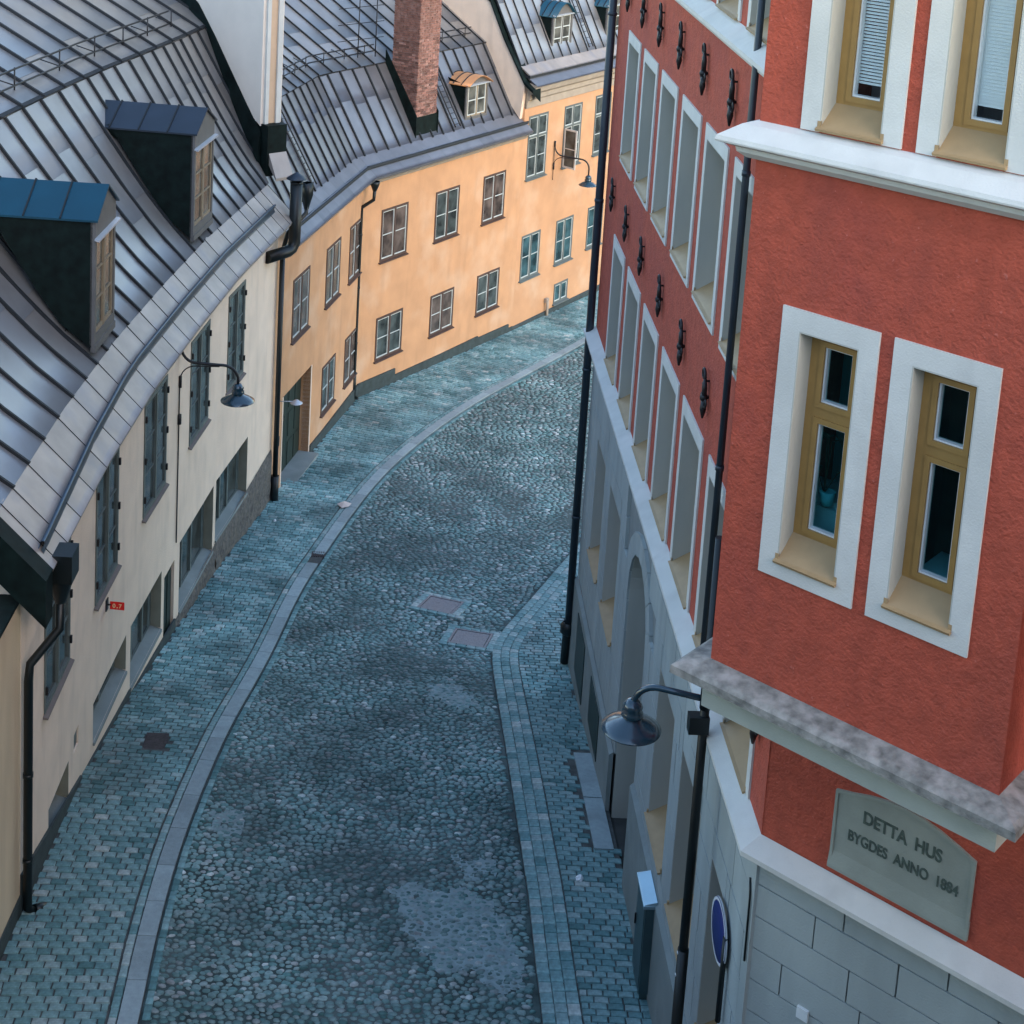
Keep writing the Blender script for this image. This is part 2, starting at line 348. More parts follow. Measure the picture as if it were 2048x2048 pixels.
# facade plan
WP = [(-5.585, 19.26), (-5.629, 22.71), (-5.544, 25.87), (-5.331, 28.96), (-5.057, 32.04), (-4.43, 36.62)]
O1 = Vector((-4.43, 36.62)); Q1 = Vector((-2.878, 44.311)); DR = Vector((.5407, .8412))
DL = (Q1 - O1).normalized(); L1 = (Q1 - O1).length
PA = Vector((2.62, 28.3)); DA = Vector((.0434, -.99906)); KP = Vector((3.2493, 13.8145)); DB = Vector((.7524, -.6587)).normalized()
PB = Vector((2.363, 12.533))

def strip(name, left, right, dz, m, n=120, kind='structure'):
    """sheet between two paths"""
    mb = MB(); vs = []
    for i in range(n + 1):
        a = left.at(left.L * i / n); b = right.at(right.L * i / n)
        for k in range(5):
            q = a.lerp(b, k / 4); vs.append((q.x, q.y, zg(q.y) + dz))
    fs = [(i * 5 + k, i * 5 + k + 1, (i + 1) * 5 + k + 1, (i + 1) * 5 + k) for i in range(n) for k in range(4)]
    mb.add(vs, fs, 0, True); o = mb.build(name, m); tag(o, kind=kind); return o
# big ground sheet
mb = MB(); ys = [-150, -60, 0, 8] + [10 + i * .8 for i in range(75)] + [75, 90, 150, 400]; xs = [-150, -60, -20, -8, 0, 8, 20, 60, 150]
vs = [(x, y, zg(y) - .03) for y in ys for x in xs]; nx = len(xs)
mb.add(vs, [(j * nx + i, j * nx + i + 1, (j + 1) * nx + i + 1, (j + 1) * nx + i) for j in range(len(ys) - 1) for i in range(nx - 1)], 0, True)
tag(mb.build('ground', M['ground']), kind='structure')
wall_left = Path([(-5.5, 12)] + WP + [tuple(Q1), tuple(Q1 + DR * 22)])
wall_right = Path([tuple(KP + DB * 3), tuple(KP), tuple(PA), (2.8, 28.9), (9.5, 48)])
# ------------------------------------------------------------------ setts and cobbles
def stone_mesh(pts, h, bev, tone, mbd, tones, skew=0, sides=True):
    """flat sett: outline pts (xy) with base z function"""
    n = len(pts); c = Vector((sum(p[0] for p in pts) / n, sum(p[1] for p in pts) / n))
    b = len(mbd.v)
    lo = []; mid = []; top = []
    for k, p in enumerate(pts):
        p = Vector(p); q = p + (c - p) * bev
        z = zg(p.y)
        lo.append((p.x, p.y, z)); mid.append((p.x, p.y, z + h * .7)); top.append((q.x, q.y, zg(q.y) + h + skew * (k % 2) * .004))
    mbd.v += lo + mid + top
    fs = [(b + k, b + (k + 1) % n, b + n + (k + 1) % n, b + n + k) for k in range(n)] + [(b + n + k, b + n + (k + 1) % n, b + 2 * n + (k + 1) % n, b + 2 * n + k) for k in range(n)] + [tuple(b + 2 * n + k for k in range(n))]
    mbd.f += fs; mbd.mi += [0] * len(fs); mbd.sm += [False] * len(fs); tones += [tone] * (3 * n)
def with_tone(o, tones):
    a = o.data.attributes.new('tone', 'FLOAT', 'POINT'); a.data.foreach_set('value', tones)
def camdist(x, y): return (x * x + y * y) ** .5
def infront(x, y):   # inside the frame sideways at street level
    v = Vector((x, y, zg(y))) - Vector((0, 0, 17)); xc, yc, zc = v.dot(RX), -v.dot(UY), -v.dot(BZ)
    px = 941.89 + 3150.44 * xc / zc; py = 150 + 3150.44 * yc / zc
    return -20 < px < 2068 and py < 2070
def lay(parent, name, quads, h, bev, material, n_single=300, label=None):
    """quads: list of (pts, extra height, tone). Nearest n_single in view become parts, the others one stuff part"""
    cs = []
    for i, (pts, dh, tone) in enumerate(quads):
        cx = sum(p[0] for p in pts) / len(pts); cy = sum(p[1] for p in pts) / len(pts); cs.append((0 if infront(cx, cy) else 1, camdist(cx, cy), i))
    cs.sort(); single = {i for (f, d, i) in cs[:n_single] if f == 0}
    rest = MB(); rt = []
    for i, (pts, dh, tone) in enumerate(quads):
        if i in single:
            mbd = MB(); tn = []; stone_mesh(pts, h + dh, bev, tone, mbd, tn, skew=random.uniform(-1, 1))
            c = vm((sum(p[0] for p in pts) / len(pts), sum(p[1] for p in pts) / len(pts), 0)); c.z = zg(c.y)
            with_tone(mbd.build(name, material, parent, loc=c - root_loc(parent)), tn)
        else: stone_mesh(pts, h + dh, bev, tone, rest, rt, skew=random.uniform(-1, 1))
    if rest.v:
        o = rest.build(name + 's_beyond', material, parent); with_tone(o, rt); tag(o, kind='stuff')
def jit(p, a=.006): return (p[0] + random.uniform(-a, a), p[1] + random.uniform(-a, a))
def tone(): return min(1, max(0, random.gauss(.42, .2)))
# road and its cobbles
road = strip('road', kerb_out, right_edge, 0.0, M['bed'], 200)
def lateral(path, y0, y1):
    return None
def x_on(path, y):
    for a, b in zip(path.pts, path.pts[1:]):
        if min(a.y, b.y) <= y <= max(a.y, b.y) and a.y != b.y: return a.x + (b.x - a.x) * (y - a.y) / (b.y - a.y)
    return None
# covers set into the road: keep-outs (centre, half sizes)
covers = [((-.01, 30.92), Vector((.935, -.355)), .40, .36), ((.63, 29.33), Vector((.972, -.235)), .40, .36)]
def in_cover(x, y):
    for c, d, a, b in covers:
        v = Vector((x - c[0], y - c[1])); 
        if abs(v.dot(d)) < a + .13 and abs(v.dot(Vector((-d.y, d.x)))) < b + .10: return True
    return False
patches = [[(-.56, 20.34), (-.1, 20.5), (.4, 20.29), (.9, 20.3), (1.3, 19.9), (1.36, 19.2), (1.38, 18.5), (1.15, 18.05), (.75, 18.3), (.3, 18.6), (-.05, 18.9), (-.4, 19.34), (-.3, 19.9)],
           [(.32, 21.28), (.65, 21.3), (.97, 21.14), (1.02, 20.8), (.95, 20.58), (.6, 20.62), (.39, 20.8)],
           [(-3.4, 22.08), (-3.15, 22.2), (-2.98, 22.07), (-2.86, 21.7), (-2.92, 21.32), (-3.28, 21.3), (-3.38, 21.7)],
           [(-.3, 26.9), (.1, 27.3), (.55, 27.0), (.85, 26.3), (.5, 26.1), (.1, 26.4), (-.2, 26.5)]]
def inpoly(x, y, P):
    r = False
    for (x1, y1), (x2, y2) in zip(P, P[1:] + P[:1]):
        if (y1 > y) != (y2 > y) and x < (x2 - x1) * (y - y1) / (y2 - y1) + x1: r = not r
    return r
cob = []; y = 16.4; row = 0
while y < 56:
    sp = .108 if y < 30 else (.125 if y < 42 else .15)
    xa, xb = x_on(kerb_out, y), x_on(right_edge, y)
    if xb is None or y > 47: xb = 9
    if xa is not None:
        x = xa + .1 + random.random() * .05 + (row % 2) * sp * .5
        while x < xb - .05:
            sx = sp * random.uniform(.7, 1.35)
            yy = y + random.uniform(-.03, .03) + .02 * math.sin(x * 5 + y)
            if not in_cover(x, yy) and infront(x, yy): cob.append((x, yy, sx))
            x += sx * 1.02
    y += sp * .74; row += 1
def cobble(c, sx, mbd, tones, lod):
    n = 8 if lod else 6; a0 = random.random() * 6; rx = sx * .50; ry = sx * random.uniform(.30, .42); h = random.uniform(.013, .026); t = min(1, max(0, random.gauss(.42, .19)))
    if random.random() < .025: t = 1
    x, y = c; b = len(mbd.v); rot = random.uniform(-.5, .5); cr, sr = math.cos(rot), math.sin(rot)
    ir = [random.uniform(.86, 1.1) for _ in range(n)]
    def ring(f, z):
        for k in range(n):
            q = a0 + 2 * math.pi * k / n; u = math.cos(q) * rx * f * ir[k]; v = math.sin(q) * ry * f * ir[k]
            px, py = x + u * cr - v * sr, y + u * sr + v * cr; mbd.v.append((px, py, zg(py) + z))
    ring(1, -.005); ring(.94, h * .45); ring(.62, h * .88); ring_n = 3
    mbd.v.append((x, y, zg(y) + h))
    fs = [(b + j * n + k, b + j * n + (k + 1) % n, b + (j + 1) * n + (k + 1) % n, b + (j + 1) * n + k) for j in range(ring_n - 1) for k in range(n)] + [(b + (ring_n - 1) * n + k, b + (ring_n - 1) * n + (k + 1) % n, b + ring_n * n) for k in range(n)]
    mbd.f += fs; mbd.mi += [0] * len(fs); mbd.sm += [True] * len(fs); tones += [t] * (ring_n * n + 1)
cob.sort(key=lambda c: camdist(c[0], c[1]))
rest = MB(); rt = []
for i, (x, y, sx) in enumerate(cob):
    if i < 300:
        mbd = MB(); tn = []; cobble((x, y), sx, mbd, tn, True)
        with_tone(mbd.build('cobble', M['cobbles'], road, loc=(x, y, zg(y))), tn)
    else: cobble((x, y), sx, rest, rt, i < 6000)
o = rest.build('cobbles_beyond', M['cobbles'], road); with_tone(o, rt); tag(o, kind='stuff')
for k, P in enumerate(patches):    # mortar smeared between the stones
    mb = MB(); x0, x1 = min(p[0] for p in P), max(p[0] for p in P); y0, y1 = min(p[1] for p in P), max(p[1] for p in P)
    nn = int((x1 - x0) / .04) + 1; mm = int((y1 - y0) / .04) + 1; idx = {}; vs = []
    for i in range(nn + 1):
        for j in range(mm + 1):
            x, y = x0 + i * .04, y0 + j * .04
            wob = .13 * math.sin(x * 9 + y * 4) + .10 * math.sin(y * 13 - x * 5) + random.uniform(-.05, .05)
            if inpoly(x + wob, y + wob * .6, P):
                idx[(i, j)] = len(vs); vs.append((x + random.uniform(-.01, .01), y + random.uniform(-.01, .01), zg(y) + .011 + random.uniform(-.007, .008)))
    fs = [(idx[(i, j)], idx[(i + 1, j)], idx[(i + 1, j + 1)], idx[(i, j + 1)]) for (i, j) in idx if (i + 1, j) in idx and (i + 1, j + 1) in idx and (i, j + 1) in idx]
    mb.add(vs, fs, 0, True); tag(mb.build('mortar_patch', M['morpatch'], road), kind='stuff')
# left pavement
kin = Path([kerb_out.at(u) + kerb_out.nrm(u) * .40 for u in [kerb_out.L * i / 90 for i in range(91)]])
kslab = Path([kerb_out.at(u) + kerb_out.nrm(u) * .27 for u in [kerb_out.L * i / 90 for i in range(91)]])
SH = .05
pavl = strip('left_pavement', wall_left, kin, SH - .02, M['setbed'], 160)
def wall_x(y): return x_on(wall_left, y)
q = []; u = 4.6; r = 0; covl = ((-4.68, 24.02), .19, .27)
while u < kin.L - 8:
    dp = .135 if u < 16 else .15
    a = kin.at(u); n = kin.nrm(u); d = kin.dir(u); n2 = kin.nrm(u + dp)
    t = .015 if r % 2 else .115
    st = t; first = True
    while True:
        wdt = random.uniform(.19, .235); 
        if first: wdt = .2 if r % 2 else .1; t = .012; 
        first = False
        p0 = a + n * t; 
        wx = wall_x(p0.y)
        if wx is None or (p0.x - wx) < .10 or t > 6: break
        g = .009
        p = [a + n * (t + g) + d * g, a + n * (t + g) + d * (dp - g), a + n * (t + wdt - g) + d * (dp - g), a + n * (t + wdt - g) + d * g]
        c = (p[0] + p[2]) / 2
        if not (abs(c.x - covl[0][0]) < covl[1] + .06 and abs(c.y - covl[0][1]) < covl[2] + .04) and infront(c.x, c.y):
            q.append(([jit(x) for x in p], SH + random.uniform(-.004, .006), tone()))
        t += wdt
    u += dp; r += 1
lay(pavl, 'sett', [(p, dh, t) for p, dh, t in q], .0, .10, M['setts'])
# kerb: slabs, a row of narrow setts behind them, a gutter course towards the road
kerb = strip('kerb', kin, kerb_out, SH - .028, M['setbed'], 160)
gx = (-2.87, 33.32)
u = 4.2
while u < kerb_out.L - 10:
    ln = random.uniform(.75, 1.15); g = .006; mb = MB()
    c0 = kerb_out.at(u + ln / 2)
    cuts = [(u, u + ln)]
    k = 4; lo = []; hi = []
    if abs(c0.y - gx[1]) < ln / 2 + .16: ln = .55 if c0.y < gx[1] else ln
    if not (abs(kerb_out.at(u + ln / 2).y - gx[1]) < .3):
        pts = []
        for i in range(k + 1):
            uu = u + g + (ln - 2 * g) * i / k; b = kerb_out.at(uu); n = kerb_out.nrm(uu)
            pts.append((b + n * .012, b + n * .262))
        vs = []
        for a, b in pts:
            za, zb_ = zg(a.y), zg(b.y)
            vs += [(a.x, a.y, za - .04), (a.x, a.y, za + SH + .006), (b.x, b.y, zb_ + SH + .008), (b.x, b.y, zb_ - .04)]
        fs = [(i * 4 + j, i * 4 + j + 1, (i + 1) * 4 + j + 1, (i + 1) * 4 + j) for i in range(k) for j in range(3)] + [(0, 3, 2, 1), (k * 4, k * 4 + 1, k * 4 + 2, k * 4 + 3)]
        mb.add(vs, fs); c = vm((c0.x, c0.y, zg(c0.y))); mb.build('kerb_stone', M['slab'], kerb, loc=c)
    u += ln
q = []; u = 4.2
while u < kerb_out.L - 10:
    ln = random.uniform(.17, .26)
    a = kerb_out.at(u); n = kerb_out.nrm(u); d = kerb_out.dir(u); g = .007
    p = [a + n * (.275 + g) + d * g, a + n * (.275 + g) + d * (ln - g), a + n * (.395 - g) + d * (ln - g), a + n * (.395 - g) + d * g]
    if infront(a.x, a.y): q.append(([jit(x, .004) for x in p], SH + random.uniform(-.003, .004), min(1, tone() + .12)))
    u += ln
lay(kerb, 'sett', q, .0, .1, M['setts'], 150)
q = []; u = 4.2
while u < kerb_out.L - 10:
    ln = random.uniform(.17, .30)
    a = kerb_out.at(u); n = -kerb_out.nrm(u); d = kerb_out.dir(u); g = .007
    p = [a + n * (.02 + g) + d * g, a + n * (.13 - g) + d * g, a + n * (.13 - g) + d * (ln - g), a + n * (.02 + g) + d * (ln - g)]
    if infront(a.x, a.y): q.append(([jit(x, .004) for x in p], .022 + random.uniform(-.004, .006), max(0, tone() - .2)))
    u += ln
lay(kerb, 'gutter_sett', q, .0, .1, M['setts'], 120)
mb = MB(); d = kerb_out.dir(22.3)
F = Face((gx[0] - .17, gx[1] - .14), (1, .05)); mb.fbox(F, 0, .34, -.27, .0, zg(gx[1]) - .06, zg(gx[1]) + SH - .012)
for i in range(6): mb.fbox(F, .03 + i * .052, .055 + i * .052, -.25, -.02, zg(gx[1]) + SH - .012, zg(gx[1]) + SH + .002)
mb.build('drain_grate', M['rustcover'], kerb)
# right pavement
pavr = strip('right_pavement', right_edge, wall_right, SH - .02, M['setbed'], 160)
q = []
for j in range(3):
    u = 4.2
    while u < right_edge.L - 8:
        ln = random.uniform(.17, .235)
        g = .007; w0 = .012 + j * .172; w1 = w0 + .166
        a0 = right_edge.at(u + g) ; n0 = -right_edge.nrm(u + g); a1 = right_edge.at(u + ln - g); n1 = -right_edge.nrm(u + ln - g)
        p = [a0 + n0 * w0, a0 + n0 * w1, a1 + n1 * w1, a1 + n1 * w0]
        if infront(a0.x, a0.y): q.append(([jit(x, .004) for x in p], SH + random.uniform(-.003, .005), min(1, tone() + .1)))
        u += ln
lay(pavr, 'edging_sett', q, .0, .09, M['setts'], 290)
def wall_rx(y): return x_on(wall_right, y) if y < 28.3 else 3.0 + (y - 28.3) * .36 + 3
slabs_r = (2.72, 21.45, 24.6)
q = []; y = 16.8; r = 0
while y < 36:
    ln = .125
    xe = x_on(right_edge, y)
    dxdy = 0
    if xe is None: break
    n = None
    xa_, xb_ = x_on(right_edge, y - .15), x_on(right_edge, y + .25); sl_ = ((xb_ or xe) - (xa_ or xe)) / .4; off = .532 * (1 + sl_ * sl_) ** .5
    x = xe + off; first = True
    t = -.12 if r % 2 else 0
    while x < wall_rx(y) - .12:
        wdt = random.uniform(.18, .25)
        if first and r % 2: wdt = .11
        first = False; g = .008
        if not (x + wdt > wall_rx(y) - .345 and slabs_r[1] < y < slabs_r[2]):
            p = [(x + g, y + g), (x + wdt - g, y + g), (x + wdt - g, y + ln - g), (x + g, y + ln - g)]
            if infront(x, y): q.append(([jit(z_, .006) for z_ in p], SH + random.uniform(-.004, .006), tone()))
        x += wdt
    y += ln; r += 1
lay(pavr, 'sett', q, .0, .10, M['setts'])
for (ya, yb) in ((21.5, 22.95), (22.98, 24.5)):
    mb = MB(); xa = 3.02 - (ya - 21) * .02
    vs = []
    for y in (ya, yb):
        xr = wall_rx(y) - .07; vs += [(xr - .30, y, zg(y) - .02), (xr - .30, y, zg(y) + SH + .02), (xr, y, zg(y) + SH + .02), (xr, y, zg(y) - .02)]
    mb.hexa(vs); mb.build('doorstep_slab', M['slab'], pavr)
# cover in the left pavement, two covers in the road with their sett surrounds
mb = MB(); c, a, b = covl; F = Face((c[0] - a, c[1] - b), (1, .03))
mb.fbox(F, 0, 2 * a, -2 * b, 0, zg(c[1]) - .05, zg(c[1]) + SH + .004); mb.fbox(F, .03, 2 * a - .03, -2 * b + .03, -.03, zg(c[1]) + SH + .004, zg(c[1]) + SH + .010)
mb.build('cellar_cover', M['rustcover'], pavl)
for ci, (c, d, a, b) in enumerate(covers):
    c = Vector(c); n = Vector((-d.y, d.x)); h = 0.034
    def P(u_, v_, z_): qq = c + d * u_ + n * v_; return (qq.x, qq.y, zg(qq.y) + z_)
    mb = MB()
    mb.hexa([P(u_, v_, z_) for z_ in (0, h) for u_, v_ in ((-a + .06, -b + .06), (a - .06, -b + .06), (a - .06, b - .06), (-a + .06, b - .06))])
    mc = mb.build('manhole_cover', M['ironcover'], road)
    mb = MB()
    for (u0, u1, v0, v1) in ((-a, a, -b, -b + .045), (-a, a, b - .045, b), (-a, -a + .045, -b + .045, b - .045), (a - .045, a, -b + .045, b - .045)):
        mb.hexa([P(u_, v_, z_) for z_ in (0, h + .008) for u_, v_ in ((u0, v0), (u1, v0), (u1, v1), (u0, v1))])
    mb.build('cover_frame', M['ironcover'], mc)
    q = []
    for v0, v1 in ((-b - .12, -b - .005), (b + .005, b + .12)):
        x = -a - .15
        while x < a + .1:
            ln = random.uniform(.16, .24); pts = [c + d * (x + .006) + n * v0, c + d * (x + ln - .006) + n * v0, c + d * (x + ln - .006) + n * v1, c + d * (x + .006) + n * v1]; q.append(([jit(p_, .004) for p_ in pts], .045, min(1, tone() + .15))); x += ln
    for x0, x1 in ((-a - .15, -a - .005), (a + .005, a + .15)):
        v = -b
        while v < b - .05:
            ln = random.uniform(.17, .24); pts = [c + d * x0 + n * (v + .006), c + d * x1 + n * (v + .006), c + d * x1 + n * (v + ln - .006), c + d * x0 + n * (v + ln - .006)]; q.append(([jit(p_, .004) for p_ in pts], .045, min(1, tone() + .15))); v += ln
    lay(road, 'surround_sett', q, 0, .09, M['setts'], 60)

# unseen block added behind the viewpoint to keep sky light off the near street
mb = MB(); mb.box((-30, -30, -2), (34, -.2, 15.6)); tag(mb.build('unseen_shade_block', M['stone']), kind='structure')
# ------------------------------------------------------------------ windows
def casement(parent, F, s0, s1, z0, z1, mf, mg, cols=2, rows=2, bars=M['bar'], depth=.045, sill=True, transom=None, name='window', sillmat=None, hinge=False, curtain=False, inset=0.0):
    """window standing in a wall hole: outer frame, two casements, panes as children"""
    mb = MB(); fw = .07; o1 = depth - inset - .03; o0 = o1 - .06
    for a, b, c, d in ((s0, s0 + fw, z0, z1), (s1 - fw, s1, z0, z1), (s0 + fw, s1 - fw, z0, z0 + fw), (s0 + fw, s1 - fw, z1 - fw, z1)): mb.fbox(F, a, b, o0, o1, c, d)
    A, B, C, D = s0 + fw, s1 - fw, z0 + fw, z1 - fw
    mid = (A + B) / 2; mb.fbox(F, mid - .035, mid + .035, o0, o1 + .012, C, D)
    zones = [(C, D, rows)]
    if transom: zt = z0 + (z1 - z0) * transom; mb.fbox(F, A, mid - .035, o0, o1 + .01, zt - .035, zt + .035); mb.fbox(F, mid + .035, B, o0, o1 + .01, zt - .035, zt + .035); zones = [(C, zt - .035, rows), (zt + .035, D, 1)]
    wo = mb.build(name, mf, parent)
    bb = MB()
    for (ca, cb, nr) in zones:
        for (a, b) in ((A, mid - .035), (mid + .035, B)):
            st = .028
            for q in ((a, a + st, ca, cb), (b - st, b, ca, cb), (a + st, b - st, ca, ca + st), (a + st, b - st, cb - st, cb)): bb.fbox(F, q[0], q[1], o0 + .012, o1 - .012, q[2], q[3])
            ww = b - a - 2 * st; hh = cb - ca - 2 * st
            for k in range(nr):
                y0 = ca + st + hh * k / nr; y1 = ca + st + hh * (k + 1) / nr
                if k: bb.fbox(F, a + st, b - st, o0 + .018, o1 - .018, y0 - .011, y0 + .011)
                pm = MB(); e = random.uniform(-.004, .004)
                pm.hexa([F.p(x, o0 + .02 + t + e * (x > a + .1) , z) for t in (0, .006) for x, z in ((a + st, y0), (b - st, y0), (b - st, y1), (a + st, y1))])
                pm.build('pane', mg, wo)
    bb.build('glazing_bars', bars, wo)
    if curtain:
        cm = MB(); n = 14
        for (a, b) in curtain:
            pts = [(s0 + (s1 - s0) * (a + (b - a) * i / n), o0 - .1 + .02 * math.sin(i * 2.2)) for i in range(n + 1)]
            for (u0, w0), (u1, w1) in zip(pts, pts[1:]): cm.quad(F.p(u0, w0, z0 + .08), F.p(u1, w1, z0 + .08), F.p(u1, w1, z1 - .05), F.p(u0, w0, z1 - .05))
        cm.build('curtain', M['curtain'], wo)
    if hinge:
        hm = MB()
        for z in (z0 + .35, (z0 + z1) / 2, z1 - .3):
            for x in (s0 + .01, s1 - .05): hm.fbox(F, x, x + .04, o1, o1 + .035, z - .06, z + .06)
        hm.build('hinges', M['iron'], wo)
    if sill:
        sm = MB(); sm.prism(F, [(-.02, z0 - .005), (.075, z0 - .035), (.075, z0 - .06), (-.02, z0 - .05)], s0 - .05, s1 + .05)
        sm.build('sill', sillmat or mf, wo)
    bk = MB(); bk.fbox(F, s0 - .05, s1 + .05, -.34, -.33, z0 - .05, z1 + .05); bk.build('dark_backing', M['room_dark'], wo)
    return wo
M['room_dark'] = mat('dark_room', (.01, .012, .012), .9)

# ================================================================== RED CORNER BUILDING
red = empty('red_building', (PA.x + 2, 20, 1)); tag(red, 'orange red plastered corner building with white window surrounds, oriel and grey stone ground floor', 'building')
FA = Face(PA, DA, 14.51); FC = Face(KP, DB); FB = Face(PB, DB, 2.6); FB2 = Face(PB + DB * 2.6, (.6587, .7524)); FB0 = Face(PB + Vector((.6587, .7524)) * 1.4, (-.6587, -.7524))
WS = [1.58, 3.44, 5.29, 7.15, 8.93, 10.76, 12.55]; WW = 1.42
LEDGE = 7.02
def a_open(s0): return (s0 + .13, s0 + WW - .13)
holes = []
for s0 in WS:
    a, b = a_open(s0)
    holes += [(a, b, 7.06, 9.12), (a, b, 10.78, 12.77)]
    holes += [(a, b, 14.475, 16.5)]
GFW = [(1.35, 2.55), (3.25, 4.6), (8.86, 10.06), (10.66, 11.95), (12.65, 13.55)]
mb = holes_wall(FA, 0, 14.51, LEDGE, 18.5, holes, .5)
mb.build('upper_wall', M['red'], red)
mb = holes_wall(Face(PA, (1, .05)), -.0, 8, LEDGE, 18.5, [], .0)
F0 = Face((PA.x + 8, PA.y + .4), (-1, -.05))
mb = MB(); mb.fbox(F0, 0, 7.985, -.5, 0, -1.5, 18.5); mb.build('side_wall', M['red'], red)
def surround(F, s0, w_, z0, z1, bottom, inner, parent, tz=.17):
    a, b, c, d = inner; mb = MB(); e = .022
    mb.fbox(F, s0, a, 0, e, z0, z1); mb.fbox(F, b, s0 + w_, 0, e, z0, z1); mb.fbox(F, a, b, 0, e, d, z1)
    if bottom: mb.fbox(F, a, b, 0, e, z0, c)
    return mb.build('window_surround', M['white'], parent)
def sillsheet(F, a, b, zf, zb, depth, so, ov=.03, over=.05, m=None):
    mb = MB(); n = 4
    mb.hexa([F.p(s, o, z) for (s, o, z) in ((a - .0, -depth, zb - .02), (b + .0, -depth, zb - .02), (b + .0, .0232, zf - .02), (a - .0, .0232, zf - .02), (a, -depth, zb), (b, -depth, zb), (b, .0232, zf), (a, .0232, zf))])
    mb.hexa([F.p(s, o, z) for (s, o, z) in ((a - ov, .023, zf - .03), (b + ov, .023, zf - .03), (b + ov, over, zf - .035), (a - ov, over, zf - .035), (a - ov, .023, zf), (b + ov, .023, zf), (b + ov, over + .012, zf - .012), (a - ov, over + .012, zf - .012))])
    mb.fbox(F, a - ov, a, .0, .024, zf - .02, zf + .045); mb.fbox(F, b, b + ov, .0, .024, zf - .02, zf + .045)
    return mb.build('sill', m or M['tansill'], so)
def redwin(F, s0, w_, z0, z1, inner, depth=.26, bottom=True, tall=.58, clear=False, proud=True, glass=None):
    a, b, c, d = inner
    so = surround(F, s0, w_, z0, z1, bottom, inner, red) if proud else None
    mb = MB(); o0, o1 = -depth - .09, -depth
    # plastered reveal lining: sides and head
    rl = MB(); rl.fbox(F, a, a + .012, -depth, .0 if not proud else .02, c, d); rl.fbox(F, b - .012, b, -depth, .0 if not proud else .02, c, d); rl.fbox(F, a + .012, b - .012, -depth, .0 if not proud else .02, d - .012, d)
    if so is None: so = rl.build('window_reveal', M['reveal'], red)
    else: rl.build('reveal', M['reveal'], so)
    sillsheet(F, a + .012, b - .012, c, c + .17, depth, so)
    fa, fb, fc, fd = a + .012, b - .012, c + .10, d - .012; fw = .085
    for q in ((fa, fa + fw, fc, fd), (fb - fw, fb, fc, fd), (fa + fw, fb - fw, fc, fc + .1), (fa + fw, fb - fw, fd - fw, fd)): mb.fbox(F, q[0], q[1], o0, o1, q[2], q[3])
    zt = fc + (fd - fc) * tall + .05; mb.fbox(F, fa + fw, fb - fw, o0, o1, zt - .045, zt + .045)
    mb.build('window_frame', M['ochreframe'], so)
    ib = MB(); 
    for (za, zb_) in ((fc + .1, zt - .045), (zt + .045, fd - fw)):
        st = .045; x0, x1 = fa + fw, fb - fw
        for q in ((x0, x0 + st, za, zb_), (x1 - st, x1, za, zb_), (x0 + st, x1 - st, za, za + st), (x0 + st, x1 - st, zb_ - st, zb_)): ib.fbox(F, q[0], q[1], o0 + .01, o1 + .015, q[2], q[3])
        lip = MB(); l = .014
        for q in ((x0 + st, x0 + st + l, za + st, zb_ - st), (x1 - st - l, x1 - st, za + st, zb_ - st), (x0 + st + l, x1 - st - l, za + st, za + st + l), (x0 + st + l, x1 - st - l, zb_ - st - l, zb_ - st)): lip.fbox(F, q[0], q[1], o0 + .02, o1 - .01, q[2], q[3])
        lip.build('glazing_lip', M['lampwhite'], so)
        pm = MB(); pm.fbox(F, x0 + st, x1 - st, o0 + .03, o0 + .037, za + st, zb_ - st); pm.build('pane', glass or M['glasst'], so)
    ib.build('sash', M['ochreframe'], so)
    return so
for s0 in WS:
    a, b = a_open(s0)
    redwin(FA, s0, WW, 7.05, 9.32, (a, b, 7.06, 9.12), bottom=False)
    redwin(FA, s0, WW, 10.65, 12.95, (a, b, 10.78, 12.77))
    redwin(FA, s0, WW, 14.45, 16.7, (a, b, 14.475, 16.5), bottom=False)
# wall anchors: scrolled iron
def anchor(F, s, z0, z1):
    mb = MB(); h = z1 - z0; o = .06; g = .022
    pts = []
    for i in range(16):      # large scroll at the head
        t = i / 15; a = math.pi * (-.45 + 2.1 * t); r = .105 * (1 - .62 * t)
        pts.append((s - .10 + math.cos(a) * r, z1 - .11 + math.sin(a) * r))
    mb.tube([F.p(x, o, z) for x, z in pts], [g * (1 - .45 * i / 15) for i in range(16)], 7)
    mb.tube([F.p(s - .0, o, z1 - .13), F.p(s + .012, o, z1 - .24), F.p(s + .01, o, z0 + h * .42)], [g, g * 1.5, g * 1.5], 7)
    mb.tube([F.p(s - .07, o, z1 - .22), F.p(s - .06, o, z0 + h * .58), F.p(s - .01, o, z0 + h * .45)], [g * .8, g * 1.1, g], 6)
    mb.lathe(F.p(s, o, z0 + h * .42), [(0, -.06), (.042, -.035), (.052, 0), (.038, .04), (0, .06)], 10)
    mb.tube([F.p(s + .01, o, z0 + h * .36), F.p(s + .015, o, z0 + h * .18), F.p(s + .01, o, z0)], [g * 1.3, g * 1.9, g * .6], 7)
    for sg in (-1, 1):       # two small scrolls at the waist
        c = [(s + sg * .01, z0 + h * .33), (s + sg * .06, z0 + h * .26), (s + sg * .13, z0 + h * .29), (s + sg * .155, z0 + h * .38), (s + sg * .12, z0 + h * .44), (s + sg * .085, z0 + h * .40), (s + sg * .10, z0 + h * .35)]
        mb.tube([F.p(x, o, z) for x, z in c], g * .62, 5)
    mb.tube([F.p(s, 0, z0 + h * .42), F.p(s, o, z0 + h * .42)], .02, 6); mb.tube([F.p(s - .02, 0, z1 - .16), F.p(s - .02, o, z1 - .16)], .014, 6)
    return mb.build('wall_anchor', M['iron'], red)
